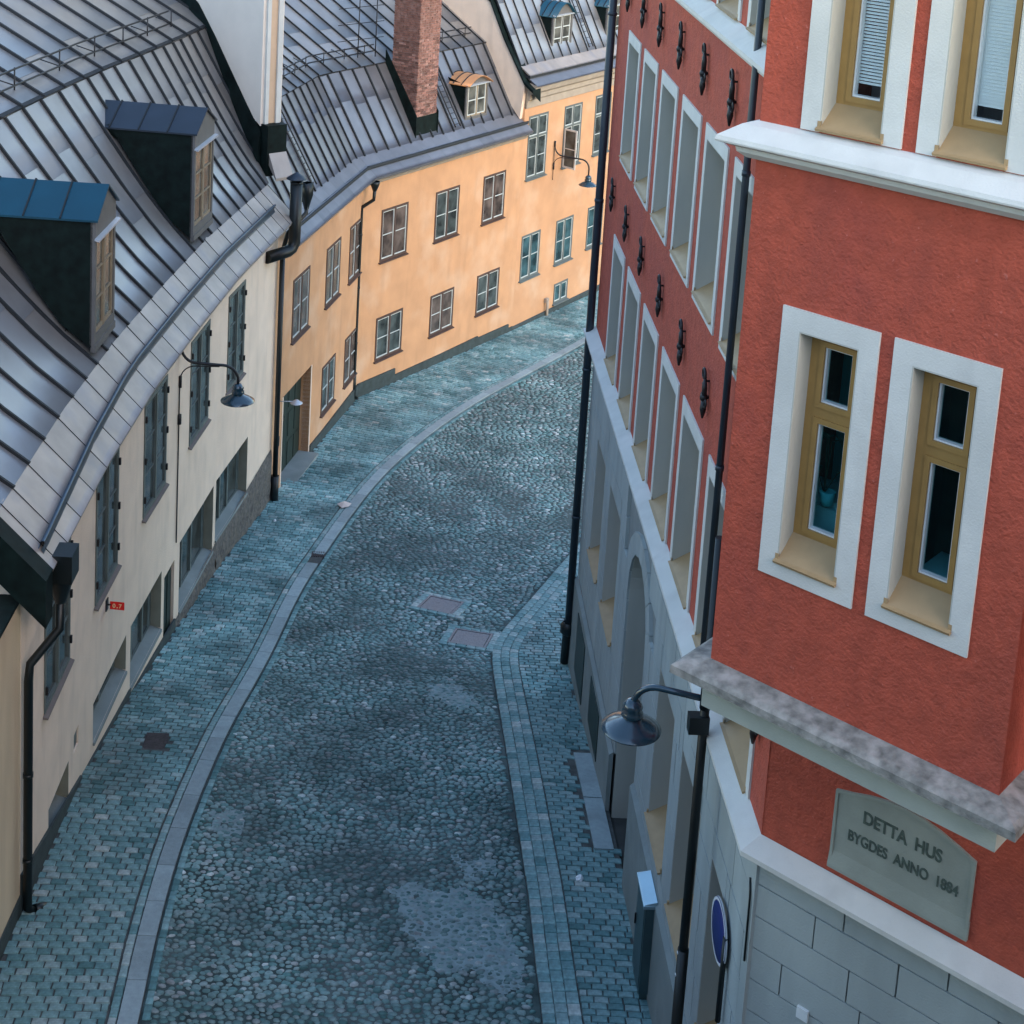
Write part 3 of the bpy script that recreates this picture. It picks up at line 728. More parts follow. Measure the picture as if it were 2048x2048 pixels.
for s in (1.42, 3.22, 5.02, 6.85, 8.66, 10.46): anchor(FA, s, 13.24, 13.92)
for s in (1.2, 3.05, 4.86, 6.76, 8.65, 10.38, 12.3, 14.1): anchor(FA, s, 9.62, 10.24)
for s, z in ((14.08, 7.75), (14.1, 10.9), (14.1, 13.2)): anchor(FA, s, z, z + .6)
# ledges on face A (sloped weathering courses)
def ledge(F, s0, s1, zw, o, drop, th, m, name='ledge', under=.1):
    mb = MB(); mb.prism(F, [(0, zw), (o, zw - drop), (o, zw - drop - th), (o * .55, zw - drop - th - .03), (o * .4, zw - drop - th - under), (0, zw - drop - th - under)], s0, s1); return mb.build(name, m, red)
def corner_ledge(zw, o, drop, th, under, name):
    prof = [(0, zw), (o, zw - drop), (o, zw - drop - th), (o * .55, zw - drop - th - .03), (o * .4, zw - drop - th - under), (0, zw - drop - th - under)]
    n = len(prof); N1, N2 = FA.N, FC.N; mN = (N1 + N2) / (1 + N1.dot(N2)); N0 = (N1 + Vector((N1.y, -N1.x)) * -1) / 1.0
    def ring(P_, d): return [Vector((P_.x + d.x * o_, P_.y + d.y * o_, z_)) for o_, z_ in prof]
    Kp = FA.p(14.51, 0, 0).to_2d(); rs = [ring(PA, N1 - FA.D), ring(Kp, mN)]; m1 = MB(); m2 = MB()
    for i in range(n):
        j = (i + 1) % n; m1.quad(rs[0][i], rs[0][j], rs[1][j], rs[1][i])
    m1.add(rs[0], [tuple(range(n))]); m1.build(name, M['white'], red)
    r2 = ring(FC.p(9, 0, 0).to_2d(), N2)
    for i in range(n):
        j = (i + 1) % n; m2.quad(rs[1][i], rs[1][j], r2[j], r2[i])
    m2.build(name, M['white'], red)
corner_ledge(LEDGE + .03, .21, .12, .05, .02, 'ledge')
ledge(FA, -.1, 13.3, 14.43, .21, .14, .05, M['white'], under=.12)
# walls of the plaque side, above the ledge
mb = holes_wall(FC, 0, 9, LEDGE, 18.5, [], .5); mb.build('corner_wall', M['red'], red)
# ---- ground floor in ashlar blocks
ZF = [-1.6, 2.95]
def inhole(a, b, c, d, H):
    return [h for h in H if a < h[1] - .01 and b > h[0] + .01 and c < h[3] - .01 and d > h[2] + .01]
def blocks(F, L0, L1, zb, zt, rows, holes, arch, parent, o1=.0, seed=1, ln=.75, start=0):
    rnd = random.Random(seed); hs = (zt - zb) / rows
    for r in range(rows):
        c, d = zb + r * hs, zb + (r + 1) * hs; x = L0 - (ln / 2 if r % 2 else 0)
        while x < L1 - .02:
            w_ = ln * rnd.uniform(.85, 1.2); a, b = max(x, L0), min(x + w_, L1); x += w_
            if b - a < .05: continue
            segs = [(a, b, c, d)]
            for h in holes:
                ns = []
                for (p, q_, e, f) in segs:
                    if p >= h[1] or q_ <= h[0] or e >= h[3] or f <= h[2]: ns.append((p, q_, e, f)); continue
                    if p < h[0]: ns.append((p, h[0], e, f))
                    if q_ > h[1]: ns.append((h[1], q_, e, f))
                    if e < h[2]: ns.append((max(p, h[0]), min(q_, h[1]), e, h[2]))
                    if f > h[3]: ns.append((max(p, h[0]), min(q_, h[1]), h[3], f))
                segs = ns
            for (p, q_, e, f) in segs:
                if q_ - p < .03 or f - e < .03: continue
                if arch:
                    ac, ar, az = arch
                    cx = (p + q_) / 2; cz = (e + f) / 2
                    if e < az and q_ > ac - ar and p < ac + ar:
                        if p < ac - ar: q_ = min(q_, ac - ar)
                        elif q_ > ac + ar: p = max(p, ac + ar)
                        else: continue
                        if q_ - p < .03: continue
                    elif math.hypot(max(0, max(p - ac, ac - q_)), max(0, e - az)) < ar + .32 and f > az: continue
                g = .004; oo = o1 + rnd.uniform(0, .004)
                mb = MB(); mb.hexa([F.p(s, o, z) for (o, k) in ((o1 - .06, 0), (oo, .004)) for s, z in ((p + g + k, e + g + k), (q_ - g - k, e + g + k), (q_ - g - k, f - g - k), (p + g + k, f - g - k))])
                mb.build('stone_block', M['ashlar'], parent)
AC, AR, AZ = 6.68, .93, 4.85
hg = [(a, b, 3.22, 5.4) for a, b in GFW]
# backing wall with holes + arch opening
mb = holes_wall(FA, 0, 14.46, -1.6, LEDGE, hg + [(AC - AR, AC + AR, -1, AZ + AR)], .45, -.05)
n = 16
for k in range(n):   # spandrels over the arch
    a0, a1 = math.pi * k / n, math.pi * (k + 1) / n
    x0, x1 = AC + AR * math.cos(a0), AC + AR * math.cos(a1); y0, y1 = AZ + AR * math.sin(a0), AZ + AR * math.sin(a1)
    mb.hexa([FA.p(s, o, z) for o in (-.5, -.05) for s, z in ((x0, y0), (x0, AZ + AR), (x1, AZ + AR), (x1, y1))])
gw = mb.build('ground_floor_wall', M['joint'], red)
blocks(FA, .0, 14.48, 2.0, LEDGE - .2, 9, hg, (AC, AR, AZ), gw, .0, 3)
blocks(FA, .0, 14.48, LEDGE - .2, LEDGE - .16, 1, [], None, gw, .0, 4, 3)
for k in range(9):   # arch stones
    a0 = math.pi * k / 9; a1 = math.pi * (k + 1) / 9; mb = MB(); g = .006
    P4 = [(AR, a0 + g), (AR + .34, a0 + g * .8), (AR + .34, a1 - g * .8), (AR, a1 - g)]
    pp = []
    for r_, a_ in P4: pp.append((AC + r_ * math.cos(a_), min(AZ + r_ * math.sin(a_), 6.8)))
    mb.plate(FA, pp, -.06, .004); mb.build('arch_stone', M['ashlar'], gw)
mb = MB(); n = 14   # reveal of the arch
for k in range(n):
    a0, a1 = math.pi * k / n, math.pi * (k + 1) / n
    mb.hexa([FA.p(AC + r_ * math.cos(a_), o, AZ + r_ * math.sin(a_)) for o in (-.45, -.03) for r_, a_ in ((AR - .015, a0), (AR, a0), (AR, a1), (AR - .015, a1))])
mb.fbox(FA, AC - AR, AC - AR + .015, -.45, -.03, .5, AZ); mb.fbox(FA, AC + AR - .015, AC + AR, -.45, -.03, .5, AZ); mb.build('arch_reveal', M['reveal'], gw)
mb = MB(); mb.fbox(FA, AC - AR + .01, AC - .01, -.42, -.36, .5, 3.9); mb.fbox(FA, AC + .01, AC + AR - .01, -.42, -.36, .5, 3.9)
for x0 in (AC - AR + .12, AC + .12):
    for z0 in (1.4, 2.2, 3.0): mb.fbox(FA, x0, x0 + .65, -.36, -.345, z0, z0 + .6)
dr = mb.build('arched_door', M['door'], red)
mb = MB(); pts = [(AC + (AR - .02) * math.cos(math.pi * k / 16), AZ + (AR - .02) * math.sin(math.pi * k / 16)) for k in range(17)] + [(AC - AR + .02, 4.0), (AC + AR - .02, 4.0)]
mb.plate(FA, pts, -.42, -.41); mb.build('fanlight', M['glasst'], dr)
mb = MB(); mb.fbox(FA, AC - AR + .01, AC + AR - .01, -.43, -.34, 3.9, 4.0); mb.fbox(FA, AC - .04, AC + .04, -.43, -.34, 4.0, AZ + AR - .05); mb.build('door_frame', M['door'], dr)
mb = MB(); mb.lathe(FA.p(AC + .1, -.35, 2.0), [(0, 0), (.03, .0), (.035, .03), (0, .05)], 10, ax=Vector((FA.N.x, FA.N.y, 0))); mb.build('handle', M['iron'], dr)
for a, b in GFW: redwin(FA, a, b - a, 3.2, 5.4, (a, b, 3.22, 5.4), depth=.30, proud=False)
# plinth along face A with offset steps
mb = MB(); mb.prism(FA, [(.0, 1.98), (.07, 1.93), (.07, -1.6), (0, -1.6)], .02, 5.66); mb.prism(FA, [(.0, 2.86), (.07, 2.80), (.07, -1.6), (0, -1.6)], 7.68, 14.6)
mb.build('plinth', M['plinthgrey'], red)
for a, b, z0, z1 in ((1.0, 2.2, .6, 1.75), (3.2, 4.4, .95, 1.8)):
    mb = MB(); mb.fbox(FA, a, b, .07, .085, z0, z1); mb.build('cellar_hatch', M['door'], red)
# plaque-side ground floor
mb = holes_wall(FC, 0, 9, -1.6, LEDGE, [], .45, -.05); gc = mb.build('ground_floor_wall', M['joint'], red)
blocks(FC, .0, 5.5, 3.0, LEDGE - .16, 11, [], None, gc, .0, 8, .95)
mb = MB(); mb.fbox(FA, 14.3, 14.52, -.2, .012, 0, LEDGE - .2); mb.build('corner_pilaster', M['ashlar'], red)
mb = MB(); mb.tube([FA.p(14.35, .02, 6.45), FA.p(14.44, .03, 6.3), FA.p(14.46, .03, 5.6)], .012, 6); mb.build('cable', M['pipe'], red)
mb = MB(); mb.fbox(FC, .58, .70, .0, .03, 5.38, 5.5); mb.build('small_wall_box', M['lampwhite'], red)
# plaque
pts = [(.74, 7.13), (2.12, 7.13), (2.12, 7.9)]
for k in range(1, 8):
    t = k / 8; pts.append((2.12 - 1.38 * t, 7.9 + .17 * math.sin(math.pi * t)))
pts.append((.74, 7.92))
mb = MB(); mb.plate(FC, pts, 0, .012); pq = mb.build('plaque', M['plaque'], red)
mb = MB(); e = .05   # raised rim round the lettering and the sloped lower sill
N_ = len(pts); cx, cz = 1.43, 7.55
inner = [(cx + (x - cx) * .96, cz + (z - cz) * .94) for x, z in pts]
for i in range(N_):
    j = (i + 1) % N_; mb.hexa([FC.p(s, o, z) for o in (.012, .026) for s, z in (pts[i], pts[j], inner[j], inner[i])])
mb.build('plaque_rim', M['plaque'], pq)
mb = MB(); mb.prism(FC, [(.0, 7.30), (.012, 7.30), (.04, 7.15), (.04, 7.12), (0, 7.12)], .735, 2.125); mb.build('plaque_sill', M['plaque'], pq)
def text(s, F, s0, z, size, o, m_, parent, shear=0, ext=.003, align='LEFT', name='lettering', sx=1.0, bold=0):
    cu = bpy.data.curves.new('t', 'FONT'); cu.body = s; cu.size = size; cu.extrude = ext; cu.align_x = align; cu.shear = shear; cu.offset = bold
    ob = bpy.data.objects.new('t', cu); COL.objects.link(ob); bpy.context.view_layer.update()
    me = bpy.data.meshes.new_from_object(ob.evaluated_get(bpy.context.evaluated_depsgraph_get())); bpy.data.objects.remove(ob)
    base = root_loc(parent)
    for v in me.vertices: v.co = F.p(s0 + v.co.x * sx, o + v.co.z, z + v.co.y) - base
    me.materials.clear(); me.materials.append(m_); return link(name, me, parent)
text('DETTA  HUS', FC, 1.42, 7.72, .175, .016, M['letters'], pq, align='CENTER', sx=.80, bold=.004)
text('BYGDES  ANNO  1884', FC, 1.445, 7.48, .15, .016, M['letters'], pq, align='CENTER', sx=.745, bold=.003)
# ---- oriel (face B)
BW = [(.385, 1.25), (1.372, 2.232)]
bh = []
for a, b in BW: bh += [(a + .165, a + .70, 10.80, 12.78), (a + .165, a + .70, 14.475, 16.9)]
mb = holes_wall(FB, 0, 2.6, 9.2, 18.5, bh, .3); mb.build('oriel_wall', M['red'], red)
mb = holes_wall(FB2, .303, 1.5, 9.2, 18.5, [], .3); mb.build('oriel_side_wall', M['red'], red)
mb = MB(); mb.quad(FB2.p(.0, 0, 9.2), FB2.p(.303, 0, 9.2), FB2.p(.303, 0, 18.5), FB2.p(.0, 0, 18.5)); mb.quad(FB0.p(1.097, 0, 9.2), FB0.p(1.4, 0, 9.2), FB0.p(1.4, 0, 18.5), FB0.p(1.097, 0, 18.5)); mb.build('oriel_corner', M['red'], red)
mb = holes_wall(FB0, 0, 1.097, 9.2, 18.5, [], .3); mb.build('oriel_side_wall', M['red'], red)
mb = MB(); mb.hexa([FB.p(s, o, z) for z in (9.2, 9.25) for s, o in ((.01, -.01), (2.59, -.01), (2.59, -1.5), (.01, -1.5))]); mb.build('oriel_floor', M['reveal'], red)
def wrap(prof, name, m_, wear=False):
    """moulding carried round the three sides of the oriel with mitred corners"""
    mb = MB(); c0 = FB.P + (-FB.D) * 0; n = len(prof)
    def ring(pt, dirs):
        return [Vector((pt.x + dirs.x * o, pt.y + dirs.y * o, z)) for o, z in prof]
    N1, NL, NR = FB.N, FB0.N, FB2.N
    A = PB + Vector((.6587, .7524)) * 1.4; B = PB; C = PB + FB.D * 2.6; D_ = C + FB2.D * 1.5
    rs = [ring(A, NL), ring(B, NL + N1), ring(C, N1 + NR), ring(D_, NR)]
    for a, b in zip(rs, rs[1:]):
        for i in range(n):
            j = (i + 1) % n; mb.quad(a[i], a[j], b[j], b[i])
    for rr in (rs[0], rs[-1]): mb.add(rr, [tuple(range(n))])
    return mb.build(name, m_, red)
wrap([(0, 9.64), (.20, 9.60), (.245, 9.57), (.25, 9.50), (.14, 9.45), (.10, 9.41), (0, 9.41)], 'oriel_base_moulding', M['stone'])
wrap([(0, 9.41), (.035, 9.41), (.035, 9.19), (0, 9.19)], 'oriel_base_frieze', M['frieze'])
wrap([(0, 14.42), (.10, 14.39), (.245, 14.29), (.255, 14.255), (.25, 14.24), (.13, 14.20), (.12, 14.16), (.06, 14.11), (0, 14.11)], 'oriel_ledge', M['white'])
for i, (a, b) in enumerate(BW):
    inn = (a + .165, a + .70, 10.80, 12.78)
    redwin(FB, a, b - a, 10.63, 12.96, inn, depth=.19, tall=.60, glass=M['glassclear'])
    inn = (a + .165, a + .70, 14.475, 16.9)
    redwin(FB, a, b - a, 14.43, 17.1, inn, depth=.19, tall=.9, bottom=False, glass=M['glassupper'])
# rooms behind the oriel windows, so the clear panes have something behind them
for z0, z1, mroom in ((10.2, 13.4, 'room'), (14.3, 17.5, 'roomupper')):
    mb = MB(); mr = MB()
    mb.quad(FB.p(.02, -1.3, z0), FB.p(2.58, -1.3, z0), FB.p(2.58, -1.3, z1), FB.p(.02, -1.3, z1)); mb.quad(FB.p(.02, -.3, z0), FB.p(2.58, -.3, z0), FB.p(2.58, -1.3, z0), FB.p(.02, -1.3, z0))
    mb.quad(FB.p(.02, -.3, z0), FB.p(.02, -1.3, z0), FB.p(.02, -1.3, z1), FB.p(.02, -.3, z1)); mb.quad(FB.p(2.58, -.3, z0), FB.p(2.58, -1.3, z0), FB.p(2.58, -1.3, z1), FB.p(2.58, -.3, z1))
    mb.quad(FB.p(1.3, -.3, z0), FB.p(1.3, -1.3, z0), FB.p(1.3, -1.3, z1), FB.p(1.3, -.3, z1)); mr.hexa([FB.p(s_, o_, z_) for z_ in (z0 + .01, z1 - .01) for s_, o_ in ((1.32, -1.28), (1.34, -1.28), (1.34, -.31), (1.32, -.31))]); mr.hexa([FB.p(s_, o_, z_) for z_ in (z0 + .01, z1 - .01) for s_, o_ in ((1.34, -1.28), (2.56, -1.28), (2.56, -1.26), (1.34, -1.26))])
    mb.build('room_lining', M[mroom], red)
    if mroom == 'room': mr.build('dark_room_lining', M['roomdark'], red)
mb = MB(); mb.fbox(FB, .3, 1.2, -.9, -.45, 10.2, 11.15); mb.fbox(FB, .35, 1.15, -.88, -.5, 11.15, 11.2); o = mb.build('white_cupboard', M['roompale'], None)
tag(o, 'pale cupboard standing behind the lower left oriel window', 'cupboard')
mb = MB(); mb.fbox(FB, 1.6, 2.2, -.8, -.4, 10.2, 10.98); o = mb.build('side_table', M['roompale'], None); tag(o, 'pale table behind the lower right oriel window', 'table')
# houseplant in the left lower window
pt_ = empty('houseplant', FB.p(.70, -.42, 11.2)); tag(pt_, 'dark drooping leafy houseplant behind the lower left oriel window', 'plant')
mb = MB(); mb.lathe(FB.p(.72, -.42, 11.2), [(0, 0), (.05, 0), (.07, .12), (.06, .12), (0, .11)], 12); mb.build('pot', M['room'], pt_)
for (dx, dz, ln, wd, tx) in ((-.02, .48, .30, .10, -.10), (.03, .46, .26, .03, .20), (-.08, .18, .34, .11, -.03), (.10, .2, .22, .05, .12), (.0, .5, .2, .05, .15)):
    mb = MB(); b = FB.p(.70, -.40, 11.3); n = 6; vs = []
    for k in range(n + 1):
        t = k / n; x = .70 + dx + tx * t; z = 11.3 + dz + ln * (.35 * math.sin(t * 2.2) - .75 * t * t); ww = wd * math.sin(math.pi * min(1, .08 + t * .92)) * .5
        vs += [FB.p(x - ww, -.40, z), FB.p(x, -.38, z + .01), FB.p(x + ww, -.40, z)]
    mb.add(vs, [(k * 3 + j, k * 3 + j + 1, k * 3 + j + 4, k * 3 + j + 3) for k in range(n) for j in range(2)], 0, True)
    mb.tube([b, FB.p(.70 + dx, -.40, 11.3 + dz)], .005, 5); mb.build('leaf', M['leaf'], pt_)
# venetian blinds in the two upper windows
for i, (a, b) in enumerate(BW):
    bl = empty('window_blind', FB.p(a + .43, -.3, 14.8))
    tag(bl, ['white venetian blind with open slats in the upper left oriel window', 'white venetian blind with closed slats in the upper right oriel window'][i], 'blind')
    z = 14.83; k = 0
    while z < 16.6:
        if not (i == 0 and k == 40):
            mb = MB(); tilt = .016 if i == 0 else .025; dpt = .011 if i == 0 else .006
            mb.hexa([FB.p(s, -.272 + o, zz) for (o, zz) in ((-dpt * .5, z + tilt * .5), (dpt * .5, z - tilt * .5), (dpt * .5, z - tilt * .5 + .0015), (-dpt * .5, z + tilt * .5 + .0015)) for s in (a + .20, a + .665)][0:2] + [FB.p(a + .665, -.272 + dpt * .5, z - tilt * .5), FB.p(a + .20, -.272 + dpt * .5, z - tilt * .5)] + [FB.p(a + .20, -.272 - dpt * .5, z + tilt * .5 + .002), FB.p(a + .665, -.272 - dpt * .5, z + tilt * .5 + .002), FB.p(a + .665, -.272 + dpt * .5, z - tilt * .5 + .002), FB.p(a + .20, -.272 + dpt * .5, z - tilt * .5 + .002)])
            mb.build('slat', M['blind'], bl)
        z += .0265; k += 1
# downpipes
mb = MB(); mb.tube([FA.p(.02, .12, 18.2), FA.p(.02, .12, .9)], .075, 12)
for z in (13, 9.5, 6.2, 3.2): mb.tube([FA.p(.02, .12, z - .03), FA.p(.02, .12, z + .03)], .088, 12)
dp = mb.build('downpipe', M['pipeblue'], red)
mb = MB(); mb.tube([FA.p(.02, .12, .95), FA.p(.0, .12, .75), FA.p(-.04, .14, .1)], [.10, .10, .085], 12); mb.lathe(FA.p(.0, .12, .72), [(.1, 0), (.15, .06), (.15, .2), (.1, .26)], 12); mb.build('pipe_shoe', M['pipe'], dp)
mb = MB(); mb.tube([FA.p(11.74, .10, 18.2), FA.p(11.74, .10, 7.2)], .041, 12)
for z in (13, 9.6): mb.tube([FA.p(11.74, .10, z - .03), FA.p(11.74, .10, z + .03)], .05, 12)
dp = mb.build('downpipe', M['pipeblue'], red)
mb = MB(); mb.tube([FA.p(12.72, .25, 9.25), FA.p(12.74, .25, 1.5)], .052, 12); mb.tube([FA.p(12.72, .25, 7.7), FA.p(12.72, .25, 7.25)], .06, 12); mb.tube([FA.p(12.74, .25, 4.3), FA.p(12.74, .25, 1.5)], .064, 12)
mb.fbox(FA, 12.66, 12.80, .20, .42, 6.98, 7.18)
mb.build('lower_pipe', M['pipe'], dp)
for z in (3.0, 2.72):
    mb = MB(); mb.lathe(FA.p(12.74, .30, z + 1.25), [(.0, .02), (.02, .015), (.022, 0)], 8, ax=Vector((FA.N.x, FA.N.y, 0))); mb.build('bolt', M['lampwhite'], dp)

# ================================================================== LAMPS
def lamp(label, wallpt, outdir, z, reach, shade_r, mats, style, drop=.45, bracket_dir=None):
    """swan-neck lamp: wallpt = fixing point, outdir = direction of the arm (world xy)"""
    d = Vector((outdir[0], outdir[1], 0)).normalized(); w0 = Vector((*wallpt, z)); t = empty('street_lamp', w0)
    mb = MB(); pts = []
    if style == 'swan':
        for k in range(7):
            a = math.pi / 2 * k / 6; pts.append(w0 + d * (.30 * (1 - math.cos(a))) + Vector((0, 0, .34 * (1 - math.sin(a)))))
        ex = reach - .30
    else: pts.append(w0); ex = reach - .30
    x0 = pts[-1]; 
    pts.append(w0 + d * ex + Vector((0, 0, -.02)))
    for k in range(1, 8):
        a = math.pi / 2 * k / 7; pts.append(w0 + d * (ex + .30 * math.sin(a)) + Vector((0, 0, -.02 - .30 * (1 - math.cos(a)))))
    pts.append(w0 + d * (ex + .30) + Vector((0, 0, -.02 - drop)))
    mb.tube(pts, .028 if style == 'swan' else .036, 10); mb.build('lamp_arm', M['iron'] if style == 'swan' else mats, t)
    if style == 'swan':
        mb = MB(); q = []
        for k in range(7):
            a = math.pi / 2 * k / 6; q.append(w0 + d * (.30 * (1 - math.cos(a))) + Vector((0, 0, -.06 - .28 * (1 - math.sin(a)))))
        q = q[::1]; mb.tube(q + [w0 + d * .75 + Vector((0, 0, -.05))], .013, 6); mb.build('brace', M['iron'], t)
        mb = MB(); mb.tube([w0 + Vector((0, 0, .5)), w0 + Vector((0, 0, .28))], .03, 8); mb.tube([w0 + Vector((0, 0, -.28)), w0 + Vector((0, 0, -.52))], .03, 8); mb.build('wall_fixing', M['iron'], t)
    c = w0 + d * reach + Vector((0, 0, -.02 - drop)); r = shade_r
    mb = MB(); mb.lathe(c, [(0.03, .02), (.06, .015), (.10, -.03), (.115, -.07), (.10, -.10), (.12, -.13), (.125, -.17), (.10, -.20)], 20); mb.build('lamp_cap', mats, t)
    mb = MB(); mb.lathe(c, [(.10, -.19), (.13, -.215), (.2, -.245), (r * .8, -.285), (r, -.325), (r, -.335), (r * .8, -.297), (.2, -.258), (.10, -.215)], 32); mb.build('lamp_shade', mats, t)
    mb = MB(); mb.lathe(c, [(.001, -.345), (.05, -.335), (.07, -.30), (.06, -.25)], 14); mb.build('bulb', M['lampwhite'], t)
    return t
p = FA.p(12.72, .25, 0)
l1 = lamp('', (p.x, p.y), (-.86, .36), 7.36, .80, .335, M['lamp'], 'plain', drop=.24)
tag(l1, 'large dark blue enamelled lamp on an arm below the oriel of the red building', 'street lamp', 'wall-mounted street lamps')
# left facade lamp (face index 3 start)
FW = [Face(WP[i], Vector(WP[i + 1]) - Vector(WP[i]), (Vector(WP[i + 1]) - Vector(WP[i])).length) for i in range(5)]
p = FW[2].p(3.08, .03, 0); dd = Vector((.93, .1))
l2 = lamp('', (p.x, p.y), (1, .02), 5.62, 1.12, .33, M['lamp'], 'swan', drop=.38)
tag(l2, 'dark swan neck street lamp on the cream house front between two windows', 'street lamp', 'wall-mounted street lamps')
FY2 = Face(Q1, DR); FY1 = Face(O1, DL, L1)
p = FY2.p(10.94, .03, 0)
l3 = lamp('', (p.x, p.y), (.93, -.35), 4.35, 1.28, .32, M['lamp'], 'swan', drop=.55)
tag(l3, 'small far dark swan neck lamp on the yellow wall beside the open window', 'street lamp', 'wall-mounted street lamps')
mb = MB(); mb.tube([FY2.p(10.94, .02, 4.85), FY2.p(10.94, .02, 3.45)], .012, 6); mb.build('conduit', M['iron'], l3)
mb = MB(); mb.tube([FW[2].p(3.08, .02, 5.2), FW[2].p(3.07, .02, 4.95), FW[2].p(3.07, .02, 4.6), FW[2].p(3.08, .02, 1.85)], .014, 6); mb.tube([FW[2].p(3.07, .03, 4.55), FW[2].p(3.07, .03, 4.35)], .04, 8); mb.build('conduit', M['iron'], l2)
# small lamp by the yellow house door
t = empty('door_lamp', FY1.p(.35, 0, 1.6)); tag(t, 'small pale enamel lamp beside the dark door of the yellow house', 'wall lamp')
mb = MB(); mb.fbox(FY1, .28, .38, .0, .06, 1.52, 1.68); mb.build('wall_plate', M['iron'], t)
mb = MB(); mb.tube([FY1.p(.33, .06, 1.6), FY1.p(.5, .42, 1.58)], .012, 6); mb.build('lamp_arm', M['smalllamp'], t)
mb = MB(); mb.lathe(FY1.p(.5, .46, 1.60), [(.0, .03), (.05, .02), (.10, -.02), (.155, -.05), (.155, -.06), (.05, -.03)], 20); mb.build('lamp_shade', M['smalllamp'], t)

# ================================================================== ROOF MACHINERY
class Eave:
    """polyline of facade points; inward offsets with mitred corners"""
    def __init__(s, pts, ext0=0, ext1=0):
        s.pts = [Vector(p) for p in pts]; s.D = [(b - a).normalized() for a, b in zip(s.pts, s.pts[1:])]
        s.pts[0] = s.pts[0] - s.D[0] * ext0; s.pts[-1] = s.pts[-1] + s.D[-1] * ext1
        s.cum = [-ext0]
        for a, b in zip(s.pts, s.pts[1:]): s.cum.append(s.cum[-1] + (b - a).length)
        s.Nn = [Vector((-d.y, d.x)) for d in s.D]
        s.mt = [s.Nn[0]] + [(a + b) / (1 + a.dot(b)) for a, b in zip(s.Nn, s.Nn[1:])] + [s.Nn[-1]]
    def at(s, u, o, z):
        i = 0
        while i < len(s.D) - 1 and u > s.cum[i + 1]: i += 1
        t = (u - s.cum[i]) / (s.cum[i + 1] - s.cum[i])
        a = s.pts[i] + s.mt[i] * o; b = s.pts[i + 1] + s.mt[i + 1] * o; q = a + (b - a) * t
        return Vector((q.x, q.y, z))
def prof_at(prof, t):
    """point on the (o,z) profile at fraction t of its length"""
    L = [0]
    for a, b in zip(prof, prof[1:]): L.append(L[-1] + math.hypot(b[0] - a[0], b[1] - a[1]))
    x = t * L[-1]; i = 0
    while i < len(prof) - 2 and x > L[i + 1]: i += 1
    f = (x - L[i]) / (L[i + 1] - L[i]); return prof[i][0] + (prof[i + 1][0] - prof[i][0]) * f, prof[i][1] + (prof[i + 1][1] - prof[i][1]) * f
def metal_roof(house, S, us, courses, mpan, clip=None, name='roof', seams=True, rib=(.030, .045), seed=1, base_m=None, stagger=True, bulge=1.0):
    """S(u,t,h): surface point raised by h. Base sheet, separate pans, standing seams"""
    rnd = random.Random(seed); nt_ = 10
    mb = MB(); vs = [S(u, k / nt_, -.03) for u in us for k in range(nt_ + 1)]
    mb.add(vs, [(i * (nt_ + 1) + k, (i + 1) * (nt_ + 1) + k, (i + 1) * (nt_ + 1) + k + 1, i * (nt_ + 1) + k + 1) for i in range(len(us) - 1) for k in range(nt_)], 0, True)
    ro = mb.build(name, base_m or mpan, house, clip)
    for i, (a, b) in enumerate(zip(us, us[1:])):
        cut = [0] + [c + (rnd.uniform(.02, .05) if (i % 2 and stagger) else -rnd.uniform(.02, .05)) for c in courses] + [1]
        for j, (t0, t1) in enumerate(zip(cut, cut[1:])):
            mb = MB(); n = max(2, int((t1 - t0) * 8)); bu = rnd.uniform(-.006, .008) * bulge; lift = .006
            vs = []
            for k in range(n + 1):
                t = t0 + (t1 - t0) * k / n; e = .004 if k in (0, n) else 0
                l = lift * (1 - k / n) + .001
                for q in (0, .5, 1): vs.append(S(a + .004 + (b - a - .008) * q, min(1, max(0, t)), l + (bu if q == .5 else 0)))
            f = [(k * 3 + q, k * 3 + q + 1, (k + 1) * 3 + q + 1, (k + 1) * 3 + q) for k in range(n) for q in (0, 1)]
            vs2 = [S(a + .004, t0, -.02), S(b - .004, t0, -.02)]
            nb = len(vs); vs += vs2; f.append((0, 1, 2, nb + 1, nb))
            mb.add(vs, f, 0, True); mb.build('roof_panel', mpan, ro, clip)
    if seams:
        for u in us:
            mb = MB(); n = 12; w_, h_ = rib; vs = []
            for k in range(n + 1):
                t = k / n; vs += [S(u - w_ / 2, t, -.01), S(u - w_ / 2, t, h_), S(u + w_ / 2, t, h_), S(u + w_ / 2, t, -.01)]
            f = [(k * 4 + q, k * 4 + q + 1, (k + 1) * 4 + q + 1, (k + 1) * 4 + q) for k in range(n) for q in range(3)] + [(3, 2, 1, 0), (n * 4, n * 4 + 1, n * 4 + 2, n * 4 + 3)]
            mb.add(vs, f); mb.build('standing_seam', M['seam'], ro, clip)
    return ro
def surf(E_, prof, shift=lambda u, t: 0, osc=lambda u: 1.0):
    def S(u, t, h=0):
        o, z = prof_at(prof, t); o2, z2 = prof_at(prof, min(1, t + .01)); o1, z1 = prof_at(prof, max(0, t - .01))
        d = math.hypot(o2 - o1, z2 - z1); no, nz = -(z2 - z1) / d, (o2 - o1) / d
        o0 = prof[0][0]
        oo = o0 + (o - o0) * osc(u)
        return E_.at(u + shift(u, t), oo + no * h, z + nz * h)
    return S
